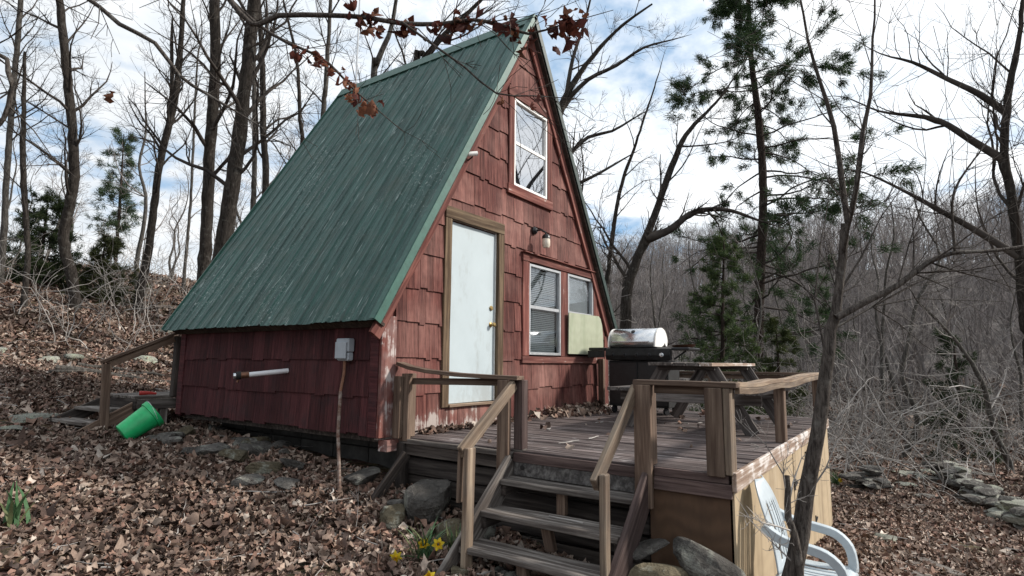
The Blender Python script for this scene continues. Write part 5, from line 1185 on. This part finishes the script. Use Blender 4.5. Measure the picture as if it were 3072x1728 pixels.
# pale stones lying in the leaves at the left
for i, (px, py, s, lab) in enumerate(((-1.5,4.75,.26,'flat pale lichened stone nearest the back porch post'),(-1.15,5.3,.34,'long pale flat stone behind the porch post'),(-.55,9.9,.26,'leftmost pale stone on the leafy slope'),(.25,9.5,.20,'small pale stone in the middle of the slope stones'),(.75,9.9,.24,'pale stone on the slope, right of the small one'),(2.3,10.5,.30,'pale stone up the slope nearest the cabin'),(4.6,14.5,.24,'lone pale stone high on the slope'))):
    stone(130+i, px, py, sg(px,py,.03), s*1.2, s*.8, s*(.16 if i < 2 else .42), 0, 0, i*1.1, 'rock_pale', sub=3, label=lab, cat='stone')
stone(140, -1.35, -.55, sg(-1.35,-.55,.0), .20, .13, .03, 0, 0, .4, 'rock_pale', sub=3, label='flat greenish stone at the bottom edge left of the daffodils', cat='stone')
stone(141, -1.55, 1.2, sg(-1.55,1.2,.0), .11, .08, .03, 0, 0, 1.4, 'rock_pale', sub=2, label='small flat stone half buried in the leaves of the yard', cat='stone')
# dry stone wall at the right
SW = thing('stone_wall', (9.5,-5.0,sg(9.5,-5)), 'low dry-stacked stone wall at the right edge of the yard', 'stone wall')
for i in range(64):
    t = rq.uniform(0,1); c_ = rq.choice((0,0,1,1,2)); xx, yy = 11.9-4.9*t+rq.gauss(0,.10), -4.55-.85*t+rq.gauss(0,.09); s = rq.uniform(.15,.30)
    stone(150+i, xx, yy, sg(xx,yy,.05+c_*.11), s, s*rq.uniform(.6,.9), rq.uniform(.05,.085), rq.uniform(-.12,.12), rq.uniform(-.12,.12), rq.uniform(0,6), rq.choice(('rock','rock_pale','rock')), SW)
ST = thing('stone_pile', (9.7,-3.2,sg(9.7,-3.2)), 'small stack of flat stones near the deck corner with daffodils behind', 'stone pile')
for i in range(16):
    c_ = i//5; xx, yy = 9.7+rq.gauss(0,.28), -3.25+rq.gauss(0,.16); s = rq.uniform(.14,.27)
    stone(230+i, xx, yy, sg(xx,yy,.05+c_*.11), s, s*.8, rq.uniform(.05,.08), 0, rq.uniform(-.1,.1), rq.uniform(0,6), 'rock', ST)
for i, (xx, yy, s) in enumerate(((11.6,-4.0,.55),(12.2,-4.4,.45),(10.4,-3.9,.35),(12.9,-3.8,.4),(9.4,-4.2,.24),(13.4,-4.6,.5),(12.6,-5.2,.4))):
    stone(250+i, xx, yy, sg(xx,yy,.03), s, s*.7, s*.15, 0, 0, i*1.3, 'rock_pale' if i < 3 else 'rock', sub=3, label=('large pale flagstone nearest the brush beyond the deck','pale flagstone right behind the largest one','pale flagstone nearest the stone stack','grey flagstone in front of the brush edge','small grey flagstone in the open leaves beyond the deck','grey flagstone deepest under the brush','grey flagstone touching the far end of the stone wall')[i], cat='stone', group='flagstones beyond the deck')
stone(260, 5.2, -3.75, sg(5.2,-3.75,.02), .2, .16, .07, 0, 0, .4, 'rock_pale', sub=3, label='pale green lichened stone at the foot of the plywood', cat='stone')
# ------------------------------------------------------------------ plastic chair
def grid_surface(name, fn, nu, nv, hole, m, parent, th=.006, off=0):
    v = [fn(i/(nu-1), j/(nv-1)) for j in range(nv) for i in range(nu)]
    f = [(j*nu+i, j*nu+i+1, (j+1)*nu+i+1, (j+1)*nu+i) for j in range(nv-1) for i in range(nu-1) if not hole(i/(nu-1)+.5/(nu-1), j/(nv-1)+.5/(nv-1))]
    o = link(name, mesh(name, v, f, True), parent, None, m); md = o.modifiers.new('t', 'SOLIDIFY'); md.thickness = th; md.offset = off; return o
CHX, CHY, CHZ = .575, -3.52, gz(.6,-3.55)+.03
CH = thing('plastic_chair', (CHX,CHY,CHZ), 'pale plastic garden armchair by the plywood skirt behind the forked tree', 'chair')
zs = CHZ+.40                                     # seat height
def back_fn(u, v):
    a = (u-.5)*2; w = .235*(1-.10*v)*(1 if v < .62 else math.sqrt(max(0, 1-((v-.62)/.38)**2*.78)))
    return (CHX+a*w, -3.375+.10*v*v+.05*v-.045*(1-a*a*1.0)*0+.045*(a*a-1)*-1*-.6, zs+.02+v*.55)
grid_surface('backrest', back_fn, 37, 24, lambda u, v: .12 < v < .74 and .14 < u < .86 and int((u-.14)*25) % 3 == 1, 'chair', CH, .008)
def seat_fn(u, v):
    a = (u-.5)*2; y = -3.36-v*.42; return (CHX+a*(.235+.03*v), y, zs+.012*a*a-.012*math.sin(v*3)-(.05*max(0,(v-.86)/.14)**2))
grid_surface('seat', seat_fn, 31, 22, lambda u, v: .2 < v < .78 and .14 < u < .86 and int((u-.14)*25) % 3 == 1, 'chair', CH, .008)
for s in (-1, 1):
    xa = CHX+s*.27
    sweep_rect('armrest', [tuple(q) for q in catmull([(CHX+s*.235,-3.30,zs+.30),(xa,-3.42,zs+.245),(xa+s*.01,-3.55,zs+.225),(xa+s*.01,-3.66,zs+.20),(xa,-3.735,zs+.13),(xa-s*.005,-3.755,zs+.03),(xa-s*.01,-3.75,zs-.02)], .03)], .060, .052, 'chair', CH, up=(0,-.55,1))
    for yy, dy in ((-3.745,-.04),(-3.37,.07)):
        def leg_fn(u, v, s=s, yy=yy, dy=dy):
            w = .035*(1-.25*v); px = xa-s*.02+s*.03*v; sg_ = 1 if yy < -3.5 else -1
            if u < .5: return (px-s*w*(1-2*u)*1.6, yy+dy*v-sg_*0, zs-.005-v*(zs-CHZ))
            return (px, yy+dy*v+sg_*w*(2*u-1)*1.6, zs-.005-v*(zs-CHZ))
        grid_surface('leg', leg_fn, 7, 6, lambda u, v: False, 'chair', CH, .006)
# seat apron
grid_surface('apron', lambda u, v: (CHX+(u-.5)*.53, -3.775+.02*abs(u-.5), zs-.045-v*.06*(1-.5*math.sin(u*math.pi))), 13, 3, lambda u, v: False, 'chair', CH, .006)

# ------------------------------------------------------------------ green bucket on its side
bz = gz(-.75,3.2)
bm_ = axis_matrix((-.84,3.30,bz+.10), Vector((.62,-.12,.46)), (0,1,0)) @ Matrix.Scale(.82, 4)
BK = thing('bucket', (-.75,3.2,bz), 'bright green plastic bucket lying on its side by the back steps', 'bucket')
lathe('body', [(0,0),(.135,0),(.142,.008),(.182,.44),(.174,.44),(.136,.014),(0,.012)], 'green_plastic', BK, bm_, 28)
lathe('rim', [(.184,.40),(.200,.405),(.204,.47),(.196,.475),(.176,.47),(.176,.442)], 'green_plastic', BK, bm_, 28)
tube('handle', [bm_ @ Vector((.2*math.cos(a), .2*math.sin(a), .43+.05*math.sin(a*1))) for a in np.linspace(-.2, 3.3, 14)], .004, 'alu', BK, 6)

# ------------------------------------------------------------------ back porch
BP = thing('back_porch', (-.2,4.7,-.2), 'small back porch with steps and a sloping handrail', 'porch')
for i in range(6): board('porch_board', (-.42+rd.uniform(-.03,.03),4.15+i*.145,.215), (1.6,4.15+i*.145,.215), .138, .036, 'grey', BP)
board('porch_rim', (-.40,4.06,.13), (-.40,5.0,.13), .036, .13, 'darkwood', BP); board('porch_rim', (-.39,4.075,.125), (1.5,4.075,.125), .036, .13, 'grey', BP)
board('porch_post', (-.35,4.15,.06), (-.35,4.15,-.4), .09, .09, 'darkwood', BP, up=(0,1,0)); board('porch_post', (-.05,4.12,.06), (-.05,4.12,-.4), .09, .09, 'grey', BP, up=(0,1,0))
board('tread', (-.56,4.22,.055), (-.60,5.1,.055), .25, .04, 'grey', BP); board('tread', (-.80,4.24,-.09), (-.84,5.1,-.09), .25, .04, 'grey', BP)
board('stringer', (-.30,4.15,.12), (-.98,4.2,-.26), .04, .17, 'post', BP); board('stringer', (-.36,5.06,.12), (-1.05,5.12,-.2), .04, .17, 'darkwood', BP)
board('rail_post', (-.70,4.16,-.30), (-.735,4.18,.645), .095, .05, 'post', BP, up=(0,1,0))
board('handrail', (-.80,4.18,.665), (.0,4.02,1.06), .10, .036, 'post', BP); board('under_rail', (-.70,4.17,.645), (-.02,4.03,.985), .035, .09, 'post', BP)
board('house_post', (.03,4.02,.22), (.03,4.02,1.02), .07, .09, 'darkwood', BP, up=(0,1,0))
tube('hose_nozzle', [(-.30,4.25,.262),(-.20,4.20,.262),(-.12,4.18,.252)], [.03,.022,.014], 'red_plastic', None, 8, label='red hose nozzle lying on the back porch boards', cat='hose nozzle')
# fallen limbs behind the porch
for i, (p, q, r_, lab) in enumerate((((.1,8.6,.40),(2.4,7.8,.42),.055,'longest grey fallen limb behind the back porch'),((-.1,8.2,.32),(1.6,8.7,.42),.035,'thin fallen limb crossing the longest one behind the porch'),((.6,9.1,.45),(2.6,8.6,.45),.04,'fallen limb lying farthest behind the porch'))):
    P_ = np.linspace(p, q, 9); P_[:,2] = ground(P_[:,0], P_[:,1])+.06; P_[1:-1] += np.random.default_rng(i).normal(0,.03,(7,3)); tube('fallen_limb', P_, np.linspace(r_, r_*.5, 9), 'bark_grey', None, 8, label=lab, cat='fallen limb')
# scrap planks lying in the leaves
board('scrap_plank', (4.25,-4.08,gz(4.25,-4.08)+.05), (3.72,-4.42,gz(3.72,-4.42)+.05), .13, .03, 'grey', None, label='grey scrap plank lying in the leaves at the lower right', cat='plank')
board('scrap_plank', (3.35,-4.0,gz(3.35,-4.0)+.04), (2.95,-4.25,gz(2.95,-4.25)+.05), .12, .03, 'grey', None, label='short scrap plank lying close behind the chair', cat='plank')
board('fallen_stick', (6.2,-4.1,gz(6.2,-4.1)+.04), (5.3,-4.55,gz(5.3,-4.55)+.04), .025, .02, 'grey', None, label='pale stick lying on the leaves beyond the plank', cat='stick')
# twigs on the deck and steps
rt = np.random.default_rng(3)
for i in range(14):
    a = rt.uniform(0,6.28); x0, y0, L = rt.uniform(.6,4.4), rt.uniform(-2.9,-.5), rt.uniform(.10,.26); z0 = .008
    P_ = np.array([[x0+L*t_*math.cos(a)+rt.normal(0,.01), y0+L*t_*math.sin(a)+rt.normal(0,.01), z0+.006*abs(math.sin(t_*5+i))] for t_ in np.linspace(0,1,5)]); tube('twig', P_, [.006,.006,.005,.005,.003], 'twig_pale', None, 5, label='short dry twig lying on the deck boards', cat='twig', group='twigs on the deck')
P_ = [(-.10,-1.93,-.384),(-.12,-2.02,-.380),(-.11,-2.12,-.382),(-.13,-2.22,-.379)]; tube('twig', P_, .006, 'twig_pale', None, 5, label='wavy pale twig lying on the middle step', cat='twig')

# ------------------------------------------------------------------ daffodils
def strap_leaves(n, x, y, z, h, spread, seed, w=.007):
    rg = np.random.default_rng(seed); V = []; F = []; C = []; k = 0
    for i in range(n):
        th = rg.uniform(0,6.28); d = np.array([math.cos(th), math.sin(th)]); H = h*rg.uniform(.6,1.15); sp = spread*rg.uniform(.2,1.2); bx, by = x+rg.normal(0,.03), y+rg.normal(0,.03); col = np.array([(.055,.115,.050),(.090,.160,.085),(.13,.15,.07)][rg.integers(0,3)])*rg.uniform(.8,1.2)
        for t_ in np.linspace(0,1,6):
            c_ = np.array([bx+d[0]*sp*t_**1.6, by+d[1]*sp*t_**1.6, z+H*(t_-.45*sp/h*t_**2.5)]); s_ = np.array([-d[1],d[0],0])*w*(1-.85*t_**3); V += [c_-s_, c_+s_]; C += [col, col]
        for q in range(5): F.append((k+2*q, k+2*q+1, k+2*q+3, k+2*q+2))
        k += 12
    return np.array(V), np.array(F), np.array(C)
def flower(x, y, z, dirv, seed, s=1.0):
    rg = np.random.default_rng(seed); mw = axis_matrix((x,y,z), dirv); V = []; F = []; C = []; k = 0
    for i in range(6):
        a = i*math.pi/3; d = np.array([math.cos(a), math.sin(a)]); t = np.array([-d[1],d[0]])
        for r_, w_, h_ in ((.006,.006,0),(.024,.012,.004+rg.normal(0,.003)),(.040,.002,-.004+rg.normal(0,.005))):
            for sg_ in (-1,1): q = d*r_+t*w_*sg_; V.append(mw @ Vector((q[0]*s,q[1]*s,h_*s))); C.append((.62,.46,.03))
        F += [(k,k+1,k+3,k+2),(k+2,k+3,k+5,k+4)]; k += 6
    for r_, h_ in ((.009,0),(.010,.018),(.015,.030)):
        for j in range(9): a = j*2*math.pi/9; V.append(mw @ Vector((r_*s*math.cos(a)*(1+.15*(j%2)), r_*s*math.sin(a), h_*s))); C.append((.62,.36,.01))
    for i in range(2):
        for j in range(9): F.append((k+i*9+j, k+i*9+(j+1)%9, k+(i+1)*9+(j+1)%9, k+(i+1)*9+j))
    return np.array([tuple(v) for v in V]), F, np.array(C)
def daffodils(name, label, x, y, seed, n, h, spread, fl):
    z = gz(x,y)+.02; root = thing(name, (x,y,z), label, 'flowers'); V, F, C = strap_leaves(n, x, y, z, h, spread, seed); link('leaves', fastmesh('leaves', V, F, True, C), root, None, 'foliage')
    for i, (fx, fy, fz, dv) in enumerate(fl):
        st = np.array([(x+.3*(fx-x)*t_+.7*(fx-x)*t_**1.5, y+.3*(fy-y)*t_+.7*(fy-y)*t_**1.5, z+(fz-z)*math.sin(t_*1.57)) for t_ in np.linspace(0,1,7)]); v, f, c = flower(fx,fy,fz,dv,seed+i,1.15)
        me = mesh('flower', v, f, True); a = me.color_attributes.new('col','FLOAT_COLOR','POINT'); a.data.foreach_set('color', np.concatenate([c, np.ones((len(c),1))],1).astype(np.float32).ravel()); fo = link('flower', me, root, None, 'foliage')
        vv, ff = tube_arrays(st, .0035, 5); link('stem', fastmesh('stem', vv, ff, True, np.tile((.06,.12,.05),(len(vv),1))), root, None, 'foliage')
zg = gz(-.6,-1.15)
daffodils('daffodils', 'clump of yellow daffodils beside the left stair post', -.58, -1.16, 5, 46, .30, .24, [(-.62,-1.33,zg+.17,(-.7,-.7,.2)),(-.62,-1.19,zg+.15,(-.8,-.5,-.1)),(-.76,-1.06,zg+.07,(-.8,-.5,-.2)),(-.80,-1.42,zg+.02,(-.7,-.3,.6))])
daffodils('daffodils', 'upright green daffodil blades close to the lower left stair post', -.42, -1.33, 6, 22, .26, .08, [])
zg = gz(9.6,-2.7); daffodils('daffodils', 'distant daffodil clump behind the small stack of stones', 9.6, -2.75, 7, 50, .35, .25, [(9.5,-2.95,zg+.26,(-.8,-.5,.2)),(9.4,-2.6,zg+.24,(-.8,-.3,.2)),(9.45,-2.85,zg+.16,(-.8,-.5,.2))])
def iris():
    x, y = -2.35, 1.05; V, F, C = strap_leaves(12, x, y, gz(x,y), .36, .16, 9, .014); return fastmesh('leaves', V, F, True, C)
it = thing('iris_plant', (-2.35,1.05,gz(-2.35,1.05)), 'broad green iris blades at the left edge of the yard', 'plant'); link('leaves', iris(), it, None, 'foliage')
# dry stalks in the yard
for i, (x, y, h) in enumerate(((-.95,-.25,.34),(-.62,-.45,.36),(-.70,-.85,.30),(4.4,-4.5,.6),(5.2,-4.2,.5))):
    T = Tubes(); grow(T, np.array([x,y,gz(x,y)]), np.array([.15,-.1,1]), h, .0035, 2, 3, np.random.default_rng(90+i), .18, 0, .8, rmin=.0015); o = link('dry_stalk', T.mesh('dry_stalk'), None, None, 'twig_pale', label=('dry stalk standing below the meter box conduit','dry stalk in front of the leaning plank','dry stalk left of the daffodils','dry stalk standing behind the chair','dry stalk farthest right in the leaves beyond the deck')[i], cat='weed', group='dry stalks in the yard')
